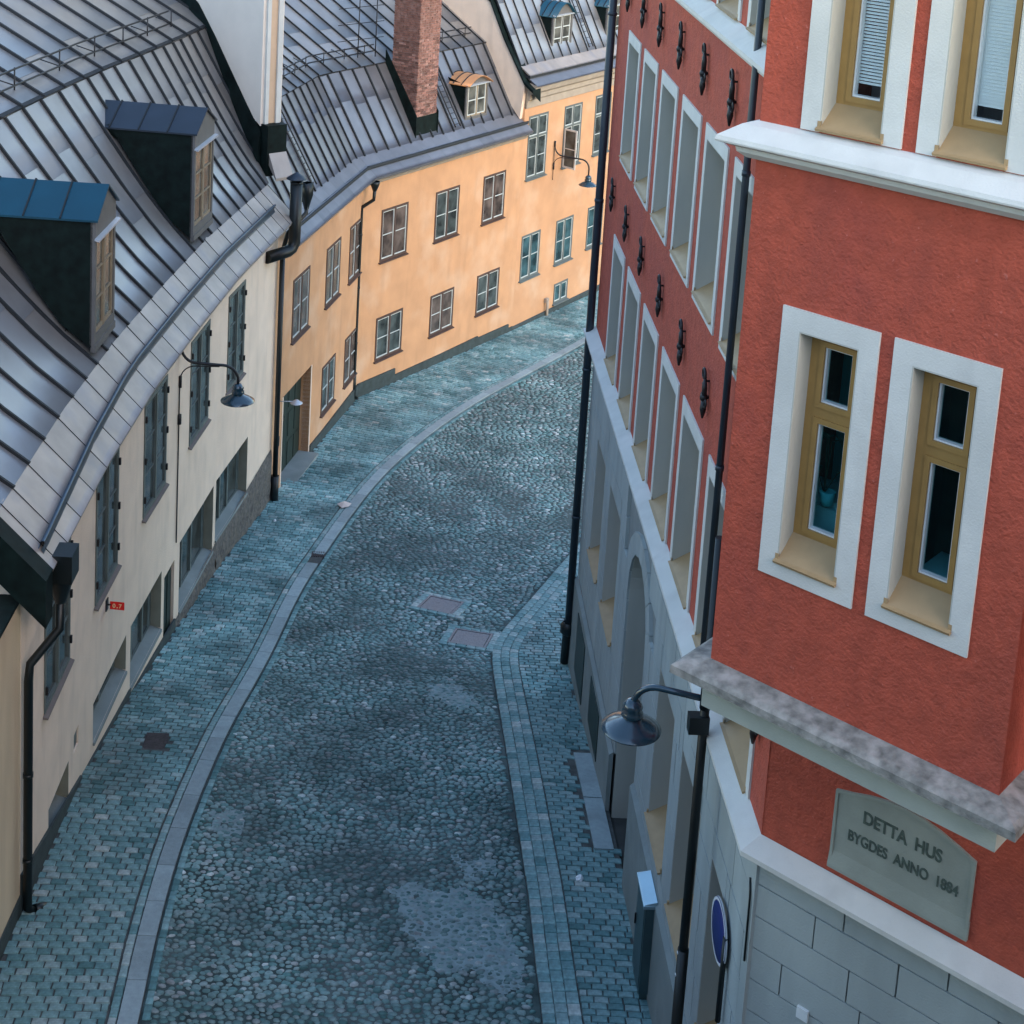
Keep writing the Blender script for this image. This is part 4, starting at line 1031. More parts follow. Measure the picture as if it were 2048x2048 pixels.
def snow_rail(parent, S, E_, u0, u1, t, posts, h=.36, m=None, diag=True):
    m = m or M['iron']; n = int((u1 - u0) / .8) + 1
    mb = MB()
    for hh in (.10, h): mb.tube([S(u0 + (u1 - u0) * i / n, t, 0) + Vector((0, 0, hh)) for i in range(n + 1)], .021, 6)
    r = mb.build('snow_rail', m, parent)
    for p_ in posts:
        mb = MB(); a = S(p_, t, 0); b = a + Vector((0, 0, h + .03)); mb.tube([a, a + Vector((0, 0, .12)), b], .016, 6)
        up = S(p_ - .1, min(1, t + .06), .03); mb.tube([a + Vector((0, 0, .1)), up], .014, 5); pass
        mb.build('rail_bracket', m, r)
    return r
def ladder(parent, S, u, t0, t1, w_=.30, m=None):
    m = m or M['iron']; mb = MB(); n = 10
    for s in (-w_ / 2, w_ / 2): mb.tube([S(u + s, t0 + (t1 - t0) * k / n, .12) for k in range(n + 1)], .022, 6)
    lo = mb.build('roof_ladder', m, parent)
    k = 0; L = int(14 * (t1 - t0))
    for i in range(L + 1):
        t = t0 + (t1 - t0) * (i + .5) / (L + 1); mb = MB(); mb.tube([S(u - w_ / 2, t, .12), S(u + w_ / 2, t, .12)], .012, 5); mb.build('rung', M['iron'], lo)
    return lo

# ================================================================== CREAM HOUSE
cr = empty('cream_house', (-7, 28, 0)); tag(cr, 'cream plastered house with a pale standing seam mansard roof and two grey dormers', 'house')
EW = Eave(WP, 0, 1.2)
OP = {0: [(1.2, 2.65, 3.52, 5.72), (1.5, 2.7, 1.12, 1.77), (3.02, 3.32, 1.66, 1.98)], 1: [(.76, 2.15, 3.52, 5.72), (.75, 2.9, 1.08, 1.78)], 2: [(.69, 2.2, 3.52, 5.72), (.05, 2.1, .55, 1.76), (2.3, 3.05, -.35, 1.5)], 3: [(.82, 2.25, 3.52, 5.72), (.32, 2.95, .16, 1.68)], 4: [(.62, 1.88, 3.52, 5.72), (.06, 2.5, .30, 1.70)]}
for i, F in enumerate(FW):
    holes_wall(F, 0, F.L, -1.6, 6.5, OP[i], .4).build('street_wall', M['cream'], cr)
for i, (a, b, c, d) in enumerate([OP[k][0] for k in range(5)]):
    casement(cr, FW[i], a, b, c, d, M['greyframe'], M['glass'], rows=3, depth=.05, hinge=True, bars=M['bluegrey'], sillmat=M['sillgrey'])
# ground floor openings: recessed windows with deep plastered reveals
def deepwin(F, a, b, c, d, m, split=(.5,), dark=False):
    mb = MB(); o1 = -.20
    for (s0, s1, z0, z1) in ((a, a + .07, c, d), (b - .07, b, c, d), (a + .07, b - .07, c, c + .08), (a + .07, b - .07, d - .08, d)): mb.fbox(F, s0, s1, o1 - .06, o1, z0, z1)
    for t in split: mb.fbox(F, a + (b - a) * t - .04, a + (b - a) * t + .04, o1 - .06, o1 + .01, c + .08, d - .08)
    wo = mb.build('window', m, cr)
    ed = [a + .07] + [a + (b - a) * t for t in split] + [b - .07]
    for s0, s1 in zip(ed, ed[1:]):
        mb = MB(); mb.fbox(F, s0 + .04, s1 - .04, o1 - .04, o1 - .03, c + .08, d - .08); mb.build('pane', M['door'] if dark else M['glass'], wo)
    mb = MB(); mb.prism(F, [(o1, c + .06), (.03, c - .01), (.03, c - .06), (o1, c - .03)], a, b); mb.build('sill', M['plinthgrey'], wo)
    mb = MB(); mb.fbox(F, a, a + .012, -.2, -.002, c + .03, d); mb.fbox(F, b - .012, b, -.2, -.002, c + .03, d); mb.fbox(F, a + .012, b - .012, -.2, -.002, d - .012, d); mb.build('reveal', M['olive'], wo)
    return wo
deepwin(FW[4], .06, 2.5, .30, 1.70, M['greyframe'], (.38, .62))
deepwin(FW[3], .32, 2.95, .16, 1.68, M['greyframe'], (.33, .6))
deepwin(FW[2], .05, 2.1, .55, 1.76, M['greyframe'], (.35, .7))
deepwin(FW[1], .75, 2.9, 1.08, 1.78, M['greyframe'], (.5,))
deepwin(FW[0], 1.5, 2.7, 1.12, 1.77, M['greyframe'], (.5,), True)
mb = MB(); mb.fbox(FW[0], 3.02, 3.32, -.06, -.03, 1.66, 1.98); mb.build('vent', M['greyframe'], cr)
mb = MB(); mb.fbox(FW[2], 2.3, 3.05, -.12, -.06, -.35, 1.5); mb.fbox(FW[2], 2.4, 2.62, -.06, -.045, .0, 1.35); mb.fbox(FW[2], 2.72, 2.96, -.06, -.045, .0, 1.35); dd_ = mb.build('shop_door', M['door'], cr)
# plinth of rough stone
for i, (za, zb_) in ((4, (.22, .48)), (3, (.12, .2))):
    mb = MB(); F = FW[i]; n = 24; vs = []; rr = random.Random(5 + i)
    for a in range(n + 1):
        for k in range(9):
            s = F.L * a / n; z = -1.5 + (za + (zb_ - za) * a / n + 1.5) * k / 8; vs.append(F.p(s, (.03 + rr.uniform(0, .05)) * (0.2 if k == 8 else 1), z))
    mb.add(vs, [(a * 9 + k, (a + 1) * 9 + k, (a + 1) * 9 + k + 1, a * 9 + k + 1) for a in range(n) for k in range(8)]); mb.build('rubble_plinth', M['rubble'], cr)
for i, (za, zb_) in ((2, (.42, .2)), (1, (.95, .55)), (0, (1.85, 1.0))):
    mb = MB(); F = FW[i]; mb.hexa([F.p(s, o, z) for s, zz in ((0, za), (F.L, zb_)) for o, z in ((0, -1.5), (.04, -1.5), (.04, zz), (0, zz))]); mb.build('plinth_board', M['plinth'], cr)
# roof
prof_w = [(.33, 7.18), (.85, 7.78), (1.40, 8.55), (2.0, 9.50), (2.62, 10.52)]
osc = lambda u: 1 + .019 * max(0, 17.4 - u)
SW = surf(EW, prof_w, shift=lambda u, t: t * (.24 - .075 * (17.3 - u)), osc=osc)
FP = Vector((-4.86, 37.02)); FF = Vector((-.666, .746)).normalized(); FNn = Vector((FF.y, -FF.x))    # fire wall line and its normal towards the yellow house
clipW = [((FP.x, FP.y, 0), (FNn.x, FNn.y, 0))]
us_w = [x + 1.15 for x in (-1.15, -.4, .37, 1.19, 2.0, 2.8, 3.56, 4.22, 4.85, 5.5, 6.15, 6.88, 7.63, 8.39, 9.15, 9.95, 10.67, 11.3, 11.95, 12.6, 13.33, 13.98, 14.57, 15.19, 15.74, 16.2, 16.8, 17.4, 18.0, 18.6)]
rw = metal_roof(cr, SW, us_w, [.34, .70], M['roof'], clipW, seed=2, rib=(.046, .055))
# upper slope
def top_o(u): return .33 + (2.65 - .33) * osc(u)
def SU(u, t, h=0):
    tt = (.24 - .075 * (17.3 - u)); o = top_o(u) - .05 + t * 6.2; z = 10.55 + t * 6.2 * .545
    return EW.at(u + tt, o - .48 * h, z + .88 * h)
us_u = [-.6 + .92 * k for k in range(24)]
ru = metal_roof(cr, SU, us_u, [.12, .42, .72], M['roof'], clipW, seed=3, name='upper_roof', rib=(.055, .06))
mb = MB(); vs = []
for u in us_u: vs += [SU(u, 0, .02), SU(u, 0, -.06), SU(u, .012, .022)]
mb.add(vs, [(i * 3, (i + 1) * 3, (i + 1) * 3 + 1, i * 3 + 1) for i in range(len(us_u) - 1)] + [(i * 3, i * 3 + 2, (i + 1) * 3 + 2, (i + 1) * 3) for i in range(len(us_u) - 1)]); mb.build('drip_edge', M['seam'], cr, clipW)
posts = [1.2, 3.1, 4.9, 6.9, 8.9, 10.85, 12.5, 13.9, 15.2, 16.6]
def SUr(u, t, h=0): return SU(u, t, h)
snow_rail(cr, SUr, EW, 0.2, 17.5, .06, [x + 1.1 for x in posts], h=.42)
# apron below the mansard with gutter fold
prof_a = [(-.42, 6.42), (.35, 7.20)]
SA = surf(EW, prof_a)
ua = [0] + [x + 1.15 for x in (-.9, -.39, .37, 1.19, 2.02, 2.85, 3.56, 4.3, 5.2, 6.1, 6.88, 7.63, 8.39, 9.15, 9.95, 10.67, 11.5, 12.4, 13.33, 13.98, 14.57, 15.19, 15.74, 16.35)]
ra = metal_roof(cr, SA, ua, [], M['apron'], seams=False, bulge=.15, name='eave_apron', seed=4)
for u in ua:
    mb = MB(); vs = [SA(u - .006, 0, .012), SA(u + .006, 0, .012), SA(u + .006, 1, .012), SA(u - .006, 1, .012), SA(u - .006, 0, -.01), SA(u + .006, 0, -.01), SA(u + .006, 1, -.01), SA(u - .006, 1, -.01)]; mb.hexa(vs); mb.build('apron_joint', M['seam'], ra)
mb = MB(); vs = []   # eave edge and soffit
for u in ua: vs += [SA(u, 0, .01), SA(u, 0, -.03) + Vector((0, 0, -.05)), EW.at(u, -.02, 6.42), EW.at(u, .05, 6.4)]
mb.add(vs, [(i * 4 + k, i * 4 + k + 1, (i + 1) * 4 + k + 1, (i + 1) * 4 + k) for i in range(len(ua) - 1) for k in range(3)]); mb.build('eave_soffit', M['apron'], cr)
mb = MB(); vs = []; n = 70   # standing gutter fold on the apron, sloping down towards the outlet
for i in range(n + 1):
    u = .12 + 16.6 * i / n; t = .28 + .22 * min(1, max(0, (u - .2) / 5.5)); a = SA(u, t, .0); dn = SA(u, max(0, t - .10), .0)
    top = a + Vector((.02, 0, .12)); vs += [SA(u, t + .03, .004), a + Vector((0, 0, .012)), top, top + Vector((.05, 0, .012)), top + Vector((.055, 0, -.02)), a + Vector((.03, 0, -.0)), dn]
mb.add(vs, [(i * 7 + k, i * 7 + k + 1, (i + 1) * 7 + k + 1, (i + 1) * 7 + k) for i in range(n) for k in range(6)], 0, True)
mb.build('gutter', M['gutter'], cr)
# verge at the near end: black clad upstand closing the roof
mb = MB(); e = EW
vp = [(-.42, 6.42), (.35, 7.2), (.95, 7.92), (1.5, 8.55), (2.1, 9.45), (3.4, 10.6)]
vs = []
for s in (-.34, .0):
    for o, z in vp: vs += [e.at(s, o, z + .02), e.at(s, o, z - .66)]
n = len(vp)
f = [(2 * k, 2 * k + 2, 2 * k + 3, 2 * k + 1) for k in range(n - 1)] + [(2 * n + 2 * k, 2 * n + 2 * k + 1, 2 * n + 2 * k + 3, 2 * n + 2 * k + 2) for k in range(n - 1)] + [(2 * k, 2 * n + 2 * k, 2 * n + 2 * k + 2, 2 * k + 2) for k in range(n - 1)] + [(2 * k + 1, 2 * k + 3, 2 * n + 2 * k + 3, 2 * n + 2 * k + 1) for k in range(n - 1)] + [(0, 1, 2 * n + 1, 2 * n), (2 * n - 2, 4 * n - 2, 4 * n - 1, 2 * n - 1)]
mb.add(vs, f); mb.build('verge', M['cheek'], cr)
# dormers with pointed fronts
def dormer(E_, u0, u1, o_f, z0, zh, zs, zp, back, mroof, parent, F_m, arch=False, surfz=None, name='dormer', overh=.06, rows=2, copper=False, cheek_prof=None, barm=None, head=.07):
    A, B = E_.at(u0, 0, 0), E_.at(u1, 0, 0); D_ = (B - A); W_ = D_.length; Fd = Face((A.x, A.y), (D_.x, D_.y))
    t = empty(name, (0, 0, 0)); t.parent = parent; t.location = Fd.p(W_ / 2, -o_f, z0) - root_loc(parent)
    def P(s, o, z): return Fd.p(s, -o, z)
    # front: surround with gable or arch
    n = 12 if arch else 2
    topo = [(W_ * k / n, zs + (zp - zs) * (math.sin(math.pi * k / n) if arch else (1 - abs(2 * k / n - 1)))) for k in range(n + 1)]
    mb = MB(); fw = .09
    for q in ((0, fw, z0, zh), (W_ - fw, W_, z0, zh), (fw, W_ - fw, z0, z0 + .16)): mb.fbox(Fd, q[0], q[1], -o_f - .08, -o_f, q[2], q[3])
    mb.plate(Fd, [(0, zh)] + [(W_, zh)] + topo[::-1], -o_f - .08, -o_f); mb.build('dormer_front', M['gable'], t)
    mb = MB(); mb.prism(Fd, [(-o_f, zh), (-o_f + .08, zh - .015), (-o_f + .08, zh - .05), (-o_f, zh - .03)], -.05, W_ + .05); mb.build('head_flashing', M['smalllamp'], t)
    # cheeks
    for s, s_ in ((0, .03), (W_ - .03, W_)):
        mb = MB(); pr = [(o_f + .05, z0 - .05)] + cheek_prof + [(back + .1, zs), (o_f + .05, zs)]
        vs = [P(s, o, z) for o, z in pr] + [P(s_, o, z) for o, z in pr]; k_ = len(pr)
        mb.add(vs, [tuple(range(k_)), tuple(range(k_, 2 * k_))[::-1]] + [(i, (i + 1) % k_, (i + 1) % k_ + k_, i + k_) for i in range(k_)]); mb.build('cheek', M['cheek'], t)
    # roof
    ov = .05; rp = [(-ov, zs - .02)] + topo[1:-1] + [(W_ + ov, zs - .02)]
    if arch: rp = [(-ov, zs - .03)] + [(x, z) for x, z in topo[1:-1]] + [(W_ + ov, zs - .03)]
    mb = MB(); f0 = o_f - overh; K = len(rp); vs = [P(s, f0, z + .035) for s, z in rp] + [P(s, back + (1.0 if True else 0), z + .035) for s, z in rp] + [P(s, f0, z) for s, z in rp] + [P(s, back + 1.0, z) for s, z in rp]
    f = [(i, i + 1, K + i + 1, K + i) for i in range(K - 1)] + [(2 * K + i, 2 * K + i + 1, i + 1, i) for i in range(K - 1)] + [(2 * K + i + 1, 2 * K + i, 3 * K + i, 3 * K + i + 1) for i in range(K - 1)] + [(0, K, 3 * K, 2 * K), (K - 1, 3 * K - 1, 4 * K - 1, 2 * K - 1)]
    mb.add(vs, f, 0, arch); ro = mb.build('dormer_roof', mroof, t)
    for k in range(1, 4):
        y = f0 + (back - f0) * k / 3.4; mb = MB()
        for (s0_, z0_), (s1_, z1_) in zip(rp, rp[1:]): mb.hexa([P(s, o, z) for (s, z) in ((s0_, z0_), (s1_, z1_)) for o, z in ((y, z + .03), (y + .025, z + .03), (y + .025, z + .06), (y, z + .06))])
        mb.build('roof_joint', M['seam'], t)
    mb = MB(); mb.fbox(Fd, 0, W_, -o_f - .06, -o_f + .02, z0 - .12, z0); mb.build('dormer_apron', M['gable'], t)
    # window
    mb = MB(); a, b, c, d = fw, W_ - fw, z0 + .16, zh - .02; fr = .05; o1 = -o_f - .02; o0 = o1 - .05; mid = (a + b) / 2
    for q in ((a, a + fr, c, d), (b - fr, b, c, d), (mid - .04, mid + .04, c, d), (a, b, c, c + fr), (a, b, d - fr, d)): mb.fbox(Fd, q[0], q[1], o0, o1 + (.01 if q[0] == mid - .04 else 0), q[2], q[3])
    mb.build('window_frame', F_m, t)
    bm_ = MB()
    for (x0, x1) in ((a + fr, mid - .04), (mid + .04, b - fr)):
        hh = d - c - 2 * fr
        for k in range(rows):
            y0, y1 = c + fr + hh * k / rows, c + fr + hh * (k + 1) / rows
            if k: bm_.fbox(Fd, x0, x1, o0 + .01, o1, y0 - .015, y0 + .015)
            pm = MB(); pm.fbox(Fd, x0, x1, o0 + .02, o0 + .026, y0, y1); pm.build('pane', M['glassd'], t)
        for q in ((x0, x0 + .025), (x1 - .025, x1)): bm_.fbox(Fd, q[0], q[1], o0 + .012, o1 + .002, c + fr, d - fr)
        for q in ((c + fr, c + fr + .025), (d - fr - .025, d - fr)): bm_.fbox(Fd, x0 + .025, x1 - .025, o0 + .012, o1 + .002, q[0], q[1])
    bm_.build('glazing_bars', barm or F_m, t)
    mb = MB(); mb.fbox(Fd, .03, W_ - .03, -o_f - .5, -o_f - .49, z0, zh); mb.build('dark_backing', M['room_dark'], t)
    return t
M['dormerwood'] = mat('weathered_dormer_frame', (.26, .20, .13), .7, var=.15, vs=8)
cp = [(.95, 7.85), (1.40, 8.48), (2.0, 9.42), (2.2, 9.7)]
tag(dormer(EW, 4.25 + 1.15, 5.52 + 1.15, .38, 7.5, 9.34, 9.64, 10.06, 2.4, M['bluesheet'], cr, M['dormerwood'], cheek_prof=cp, overh=.05, rows=3), 'dormer with bright blue roof nearest the camera')
tag(dormer(EW, 10.72 + 1.15, 12.15 + 1.15, .38, 7.5, 9.34, 9.64, 10.02, 2.4, M['slatesheet'], cr, M['dormerwood'], cheek_prof=cp, overh=.05, rows=3), 'dormer with slate blue roof beside the fire wall')
# fire wall between the cream and the yellow house
FWf = Face(FP, FF)      # s runs back from the street, outward normal (right hand) points to the yellow house
z_at = lambda s: 8.25 + s * .8
mb = MB(); mb.add([FWf.p(s, o, z) for o in (.02, .62) for s, z in ((.28, 8.5), (.28, 17), (12, 17), (12, 10), (4, 10.2), (2.9, 9.8))], [(0, 1, 2, 3, 4, 5), (11, 10, 9, 8, 7, 6), (0, 6, 7, 1), (0, 5, 11, 6), (5, 4, 10, 11), (4, 3, 9, 10)])
fw_ = mb.build('fire_wall', M['creamlight'], cr)
mb = MB(); mb.fbox(FWf, .20, .28, .10, .20, 8.55, 17); mb.fbox(FWf, .20, .28, .42, .55, 8.55, 17); mb.build('pilaster_edge', M['white'], cr)
mb = MB(); mb.fbox(FWf, .255, .279, .2, .42, 8.55, 17); mb.build('recessed_strip', M['tanrecess'], cr)
mb = MB(); vs = []   # black upturned flashing along the foot of the fire wall
fl = [(.25, 7.25, 8.35), (.9, 7.85, 8.95), (1.6, 8.5, 9.62), (2.4, 9.35, 10.4), (3.2, 10.2, 11.1), (3.8, 10.5, 11.35), (7, 12.1, 12.9), (11, 14, 15)]
for s, za, zb_ in fl: vs += [FWf.p(s, -.13, za - .1), FWf.p(s, .0, zb_), FWf.p(s, .03, zb_), FWf.p(s, .03, za - .3)]
mb.add(vs, [(i * 4 + k, i * 4 + k + 1, (i + 1) * 4 + k + 1, (i + 1) * 4 + k) for i in range(len(fl) - 1) for k in range(3)] + [(0, 3, 2, 1)]); mb.build('wall_flashing', M['cheek'], cr)
mb = MB(); mb.hexa([FWf.p(s, o, z) for z, k in ((7.3, 0), (8.55, 0)) for s, o in ((-.02, .05), (-.02, .6), (.6, .6), (.6, .05))]); mb.build('flashing_box', M['cheek'], cr)
mb = MB(); mb.hexa([FWf.p(s, o, z) for s, o, z in ((-.35, .1, 7.25), (-.35, .6, 7.25), (0, .6, 7.6), (0, .1, 7.6), (-.35, .1, 7.32), (-.35, .6, 7.32), (0, .6, 7.9), (0, .1, 7.9))]); mb.build('flashing_tray', M['apron'], cr)
# downpipe at the near corner of the cream house
F = FW[0]
mb = MB(); mb.lathe(F.p(.42, .42, 6.05), [(.05, -.35), (.08, -.3), (.17, .0), (.19, .12), (.17, .12), (.05, -.2)], 10); mb.fbox(F, .22, .62, .2, .62, 6.1, 6.5); rh = mb.build('rain_head', M['pipe'], cr)
mb = MB(); mb.tube([F.p(.42, .42, 5.8), F.p(.40, .42, 5.35), F.p(-.02, .13, 5.05), F.p(-.02, .11, 4.8), F.p(-.02, .11, 1.35), F.p(.08, .2, 1.22)], .062, 12)
for z in (3.4, 2.1): mb.tube([F.p(-.02, .11, z - .03), F.p(-.02, .11, z + .03)], .072, 12)
mb.tube([F.p(.06, .18, 1.27), F.p(.2, .3, 1.2)], .075, 10); mb.build('downpipe', M['pipe'], cr)
# black ventilation flue with cap, at the joint between the houses
fl_ = empty('ventilation_flue', FW[4].p(4.4, .3, 5.6)); tag(fl_, 'black ventilation flue with conical blue cap standing at the eave joint', 'flue')
F = FW[4]; bx = F.p(4.42, .46, 0)
def fp(z): return Vector((bx.x, bx.y, z))
a = F.p(3.55, .02, 5.72); b = fp(5.72)
mb = MB(); mb.tube([a, a.lerp(b, .78), Vector((b.x, b.y, 5.72)).lerp(a, .10) + Vector((0, 0, .04)), fp(5.9), fp(6.1), fp(7.35)], .145, 16); mb.build('flue_pipe', M['pipe'], fl_)
mb = MB(); mb.lathe(fp(7.35), [(.145, 0), (.15, .0), (.15, .05), (.12, .05)], 16)
for k in range(4): a_ = math.pi / 4 + k * math.pi / 2; mb.tube([fp(7.38) + Vector((.12 * math.cos(a_), .12 * math.sin(a_), 0)), fp(7.5) + Vector((.13 * math.cos(a_), .13 * math.sin(a_), 0))], .008, 5)
mb.build('cap_struts', M['pipe'], fl_)
mb = MB(); mb.lathe(fp(7.47), [(.10, .0), (.245, .0), (.245, .015), (.001, .17)], 24); mb.build('flue_cap', M['slatesheet'], fl_)
# height sign
sg = empty('height_sign', FW[1].p(1.5, .1, 3.2)); tag(sg, 'small red sign reading 0,7 sticking out from the cream wall under a window', 'sign')
a = FW[1].p(1.50, .06, 0); Fs = Face((a.x, a.y), (1, -.08))
mb = MB(); mb.fbox(Fs, 0, .245, -.008, .0, 3.06, 3.20); mb.build('sign_plate', M['signred'], sg)
mb = MB(); mb.tube([FW[1].p(1.50, 0, 3.14), FW[1].p(1.50, .08, 3.14)], .014, 6); mb.fbox(FW[1], 1.44, 1.56, 0, .02, 3.04, 3.24); mb.build('sign_bracket', M['iron'], sg)
for ch_, x_ in (('0', .07), (',', .125), ('7', .175)): text(ch_, Fs, x_, 3.095, .10, .002, M['signyel'], sg, align='CENTER', name='numeral', bold=.003)

# ================================================================== BEIGE HOUSE (near left edge)
be = empty('beige_house', (-7, 15, 1.5)); tag(be, 'beige plastered house front at the left edge beyond the black downpipe', 'house')
d0 = (Vector(WP[1]) - Vector(WP[0])).normalized(); FBe = Face(Vector(WP[0]) - d0 * 9, d0, 9)
holes_wall(FBe, 0, 8.98, -.5, 6.0, [], .4, .0).build('street_wall', M['beige'], be)
mb = MB(); mb.hexa([FBe.p(s, o, z) for (o, z) in ((0, 0), (.03, 0)) for s, z in ((0, 0), (8.98, 0), (8.98, 1.55), (0, 2.35))]); mb.build('plinth_board', M['plinth'], be)
mb = MB(); mb.fbox(FBe, 0, 8.98, -5, .02, 6.0, 6.05); mb.build('flat_roof', M['cheek'], be)

# ================================================================== YELLOW HOUSE
ye = empty('yellow_house', (-5, 44, -1)); tag(ye, 'ochre yellow house with dark bent metal mansard roof, brick chimney and copper topped dormer', 'house')
S2 = 8.83
H1 = [(1.33, 2.70, 2.78, 4.42), (4.18, 5.50, 2.78, 4.42), (6.42, 7.60, 2.78, 4.42), (4.18, 5.42, -.32, 1.05), (6.36, 7.58, -.32, 1.1), (.85, 3.15, -1.5, 1.5)]
H2 = [(.87, 2.22, 2.78, 4.38), (3.70, 5.03, 2.78, 4.38), (6.44, 7.79, 2.78, 4.38), (.84, 2.20, -.33, 1.02), (3.70, 5.02, -.33, 1.0), (6.39, 7.76, -.33, 1.02)]
holes_wall(FY1, 0, L1, -2.2, 5.6, H1, .4).build('street_wall', M['yellow'], ye)
holes_wall(FY2, 0, S2, -2.2, 5.6, H2, .4).build('street_wall', M['yellow'], ye)
for F, hs in ((FY1, H1[:5]), (FY2, H2)):
    for k, (a, b, c, d) in enumerate(hs):
        casement(ye, F, a, b, c, d, M['brown'], [M['glassb'], M['glass']][k % 2], rows=2, depth=.05, curtain=None)
mb = MB(); mb.fbox(FY1, .86, 2.0, -.32, -.26, -1.4, 1.5); mb.fbox(FY1, 2.02, 3.14, -.32, -.26, -1.4, 1.5)
for x0 in (.95, 1.45, 2.1, 2.62):
    for z0 in (-.9, -.1, .7): mb.fbox(FY1, x0, x0 + .42, -.26, -.245, z0, z0 + .65)
do = mb.build('door', M['door'], ye)
mb = MB(); mb.fbox(FY1, .85, 3.15, -.36, .30, -1.4, zg(39) + .10); mb.build('doorstep', M['plinthgrey'], ye)
for x0 in (.78, 3.15): mb = MB(); mb.fbox(FY1, x0, x0 + .07, -.2, .012, -1.1, 1.5); mb.build('door_jamb', M['cream'], ye)
mb = MB(); mb.fbox(FY1, .42, .52, 0, .05, .35, .6); mb.build('letter_box', M['iron'], ye)
mb = MB(); vs = []
def ply(F, s0, s1, z0, z1): MBp.hexa([F.p(s, o, z) for s, zz in ((s0, z0), (s1, z1)) for o, z in ((0, -2.2), (.05, -2.2), (.05, zz), (0, zz))])
MBp = MB()
for F, s0, s1, z0, z1 in ((FY1, 3.22, 4.4, -.80, -.83), (FY1, 4.4, L1, -.83, -.82), (FY2, .02, 1.9, -.80, -.85), (FY2, 1.9, 4.4, -1.06, -1.1), (FY2, 4.4, 6.6, -1.1, -1.1), (FY2, 6.6, S2 - .3, -1.16, -1.2), (FY2, S2 - .3, S2, -1.35, -1.35)): ply(F, s0, s1, z0, z1)
MBp.build('plinth_board', M['plinth'], ye)
EY = Eave([tuple(O1), tuple(Q1), tuple(Q1 + DR * S2)], 1.5, 0)
prof_y = [(.30, 6.06), (1.63, 8.34)]
SY = surf(EY, prof_y, shift=lambda u, t: 0)
clipY = [((FP.x + FNn.x * .5, FP.y + FNn.y * .5, 0), (-FNn.x, -FNn.y, 0))]
us_y = [-1.2 + .56 * k for k in range(17)] + [L1 + .35 + .58 * k for k in range(15)]
us_y = [u for u in us_y if u <= L1 + S2] + [L1 + S2]
ry = metal_roof(ye, SY, us_y, [.62], M['roof2'], clipY, seed=5, rib=(.045, .05))
def SYU(u, t, h=0): 
    o = 1.60 + 6.5 * t; return EY.at(u, o - .5 * h, 8.36 + 6.5 * t * .62 + .85 * h)
us_yu = [-1.5 + .66 * k for k in range(28)]; us_yu = [u for u in us_yu if u <= L1 + S2] + [L1 + S2]
metal_roof(ye, SYU, us_yu, [.2, .45, .7], M['roof'], clipY, seed=6, name='upper_roof', rib=(.03, .05))
mb = MB(); vs = []
for u in us_yu: vs += [SYU(u, 0, .02), SYU(u, 0, -.07)]
mb.add(vs, [(i * 2, (i + 1) * 2, (i + 1) * 2 + 1, i * 2 + 1) for i in range(len(us_yu) - 1)]); mb.build('drip_edge', M['seam'], ye, clipY)
snow_rail(ye, SYU, EY, .2, L1 + 3, .055, [.9 + .95 * k for k in range(11)], h=.30)
snow_rail(ye, SYU, EY, L1 + 4.3, L1 + S2 - .6, .055, [L1 + 5.2, L1 + 6.6, L1 + 7.9], h=.30)
SYA = surf(EY, [(-.30, 5.55), (.32, 6.10)])
uy = [.75 + .72 * k for k in range(22)]; uy = [u for u in uy if u < L1 + S2 + .05] + [L1 + S2 + .1]
rya = metal_roof(ye, SYA, uy, [], M['apron2'], seams=False, bulge=.15, name='eave_apron', seed=8)
mb = MB(); vs = []
for u in uy: vs += [SYA(u, 0, .01), SYA(u, 0, -.03) + Vector((0, 0, -.05)), EY.at(u, -.03, 5.40), EY.at(u, .03, 5.36)]
mb.add(vs, [(i * 4 + k, i * 4 + k + 1, (i + 1) * 4 + k + 1, (i + 1) * 4 + k) for i in range(len(uy) - 1) for k in range(3)]); mb.build('eave_soffit', M['apron2'], ye)
mb = MB(); mb.add([p_ for u in uy for p_ in (EY.at(u, -.03, 5.42), EY.at(u, -.12, 5.38), EY.at(u, -.05, 5.28), EY.at(u, 0, 5.26))], [(i * 4 + k, i * 4 + k + 1, (i + 1) * 4 + k + 1, (i + 1) * 4 + k) for i in range(len(uy) - 1) for k in range(3)]); mb.build('eave_moulding', M['cornice'], ye)
mb = MB(); vs = []
for i in range(61):
    u = .9 + (L1 + S2 - .8) * i / 60; t = .42 + .0 * u; a = SYA(u, t, 0); top = a + Vector((0, 0, .10)) + Vector((.02, -.02, 0)); vs += [SYA(u, t + .12, .004), a, top, top + Vector((.03, -.02, -.01)), a + Vector((.04, -.02, -.0))]
mb.add(vs, [(i * 5 + k, i * 5 + k + 1, (i + 1) * 5 + k + 1, (i + 1) * 5 + k) for i in range(60) for k in range(4)], 0, True); mb.build('gutter', M['seam'], ye)
ladder(ye, SY, 3.75, .06, .98, .30); ladder(ye, SY, L1 + 5.15, .04, .75, .28)
# downpipes of the yellow house
mb = MB(); F = FY2; c = Q1
mb.lathe(F.p(-.05, .38, 5.4), [(.06, -.18), (.09, -.1), (.13, .0), (.15, .1), (.13, .1)], 10)
mb.tube([F.p(-.05, .38, 5.25), F.p(-.05, .36, 4.95), F.p(-.28, .12, 4.72), F.p(-.3, .12, 4.5), F.p(-.3, .12, -1.0), F.p(-.22, .2, -1.12)], .055, 10)
for z in (3.9, 2.3, .6): mb.tube([F.p(-.3, .12, z - .03), F.p(-.3, .12, z + .03)], .065, 10)
mb.tube([F.p(-.3, .12, -.3), F.p(-.3, .12, -1.1)], .07, 10); mb.build('downpipe', M['pipe'], ye)
mb = MB(); F = FW[4]
q0 = F.p(4.58, .14, 0)
mb.tube([Vector((q0.x, q0.y, 5.6)), Vector((q0.x, q0.y, -.6))], .065, 12)
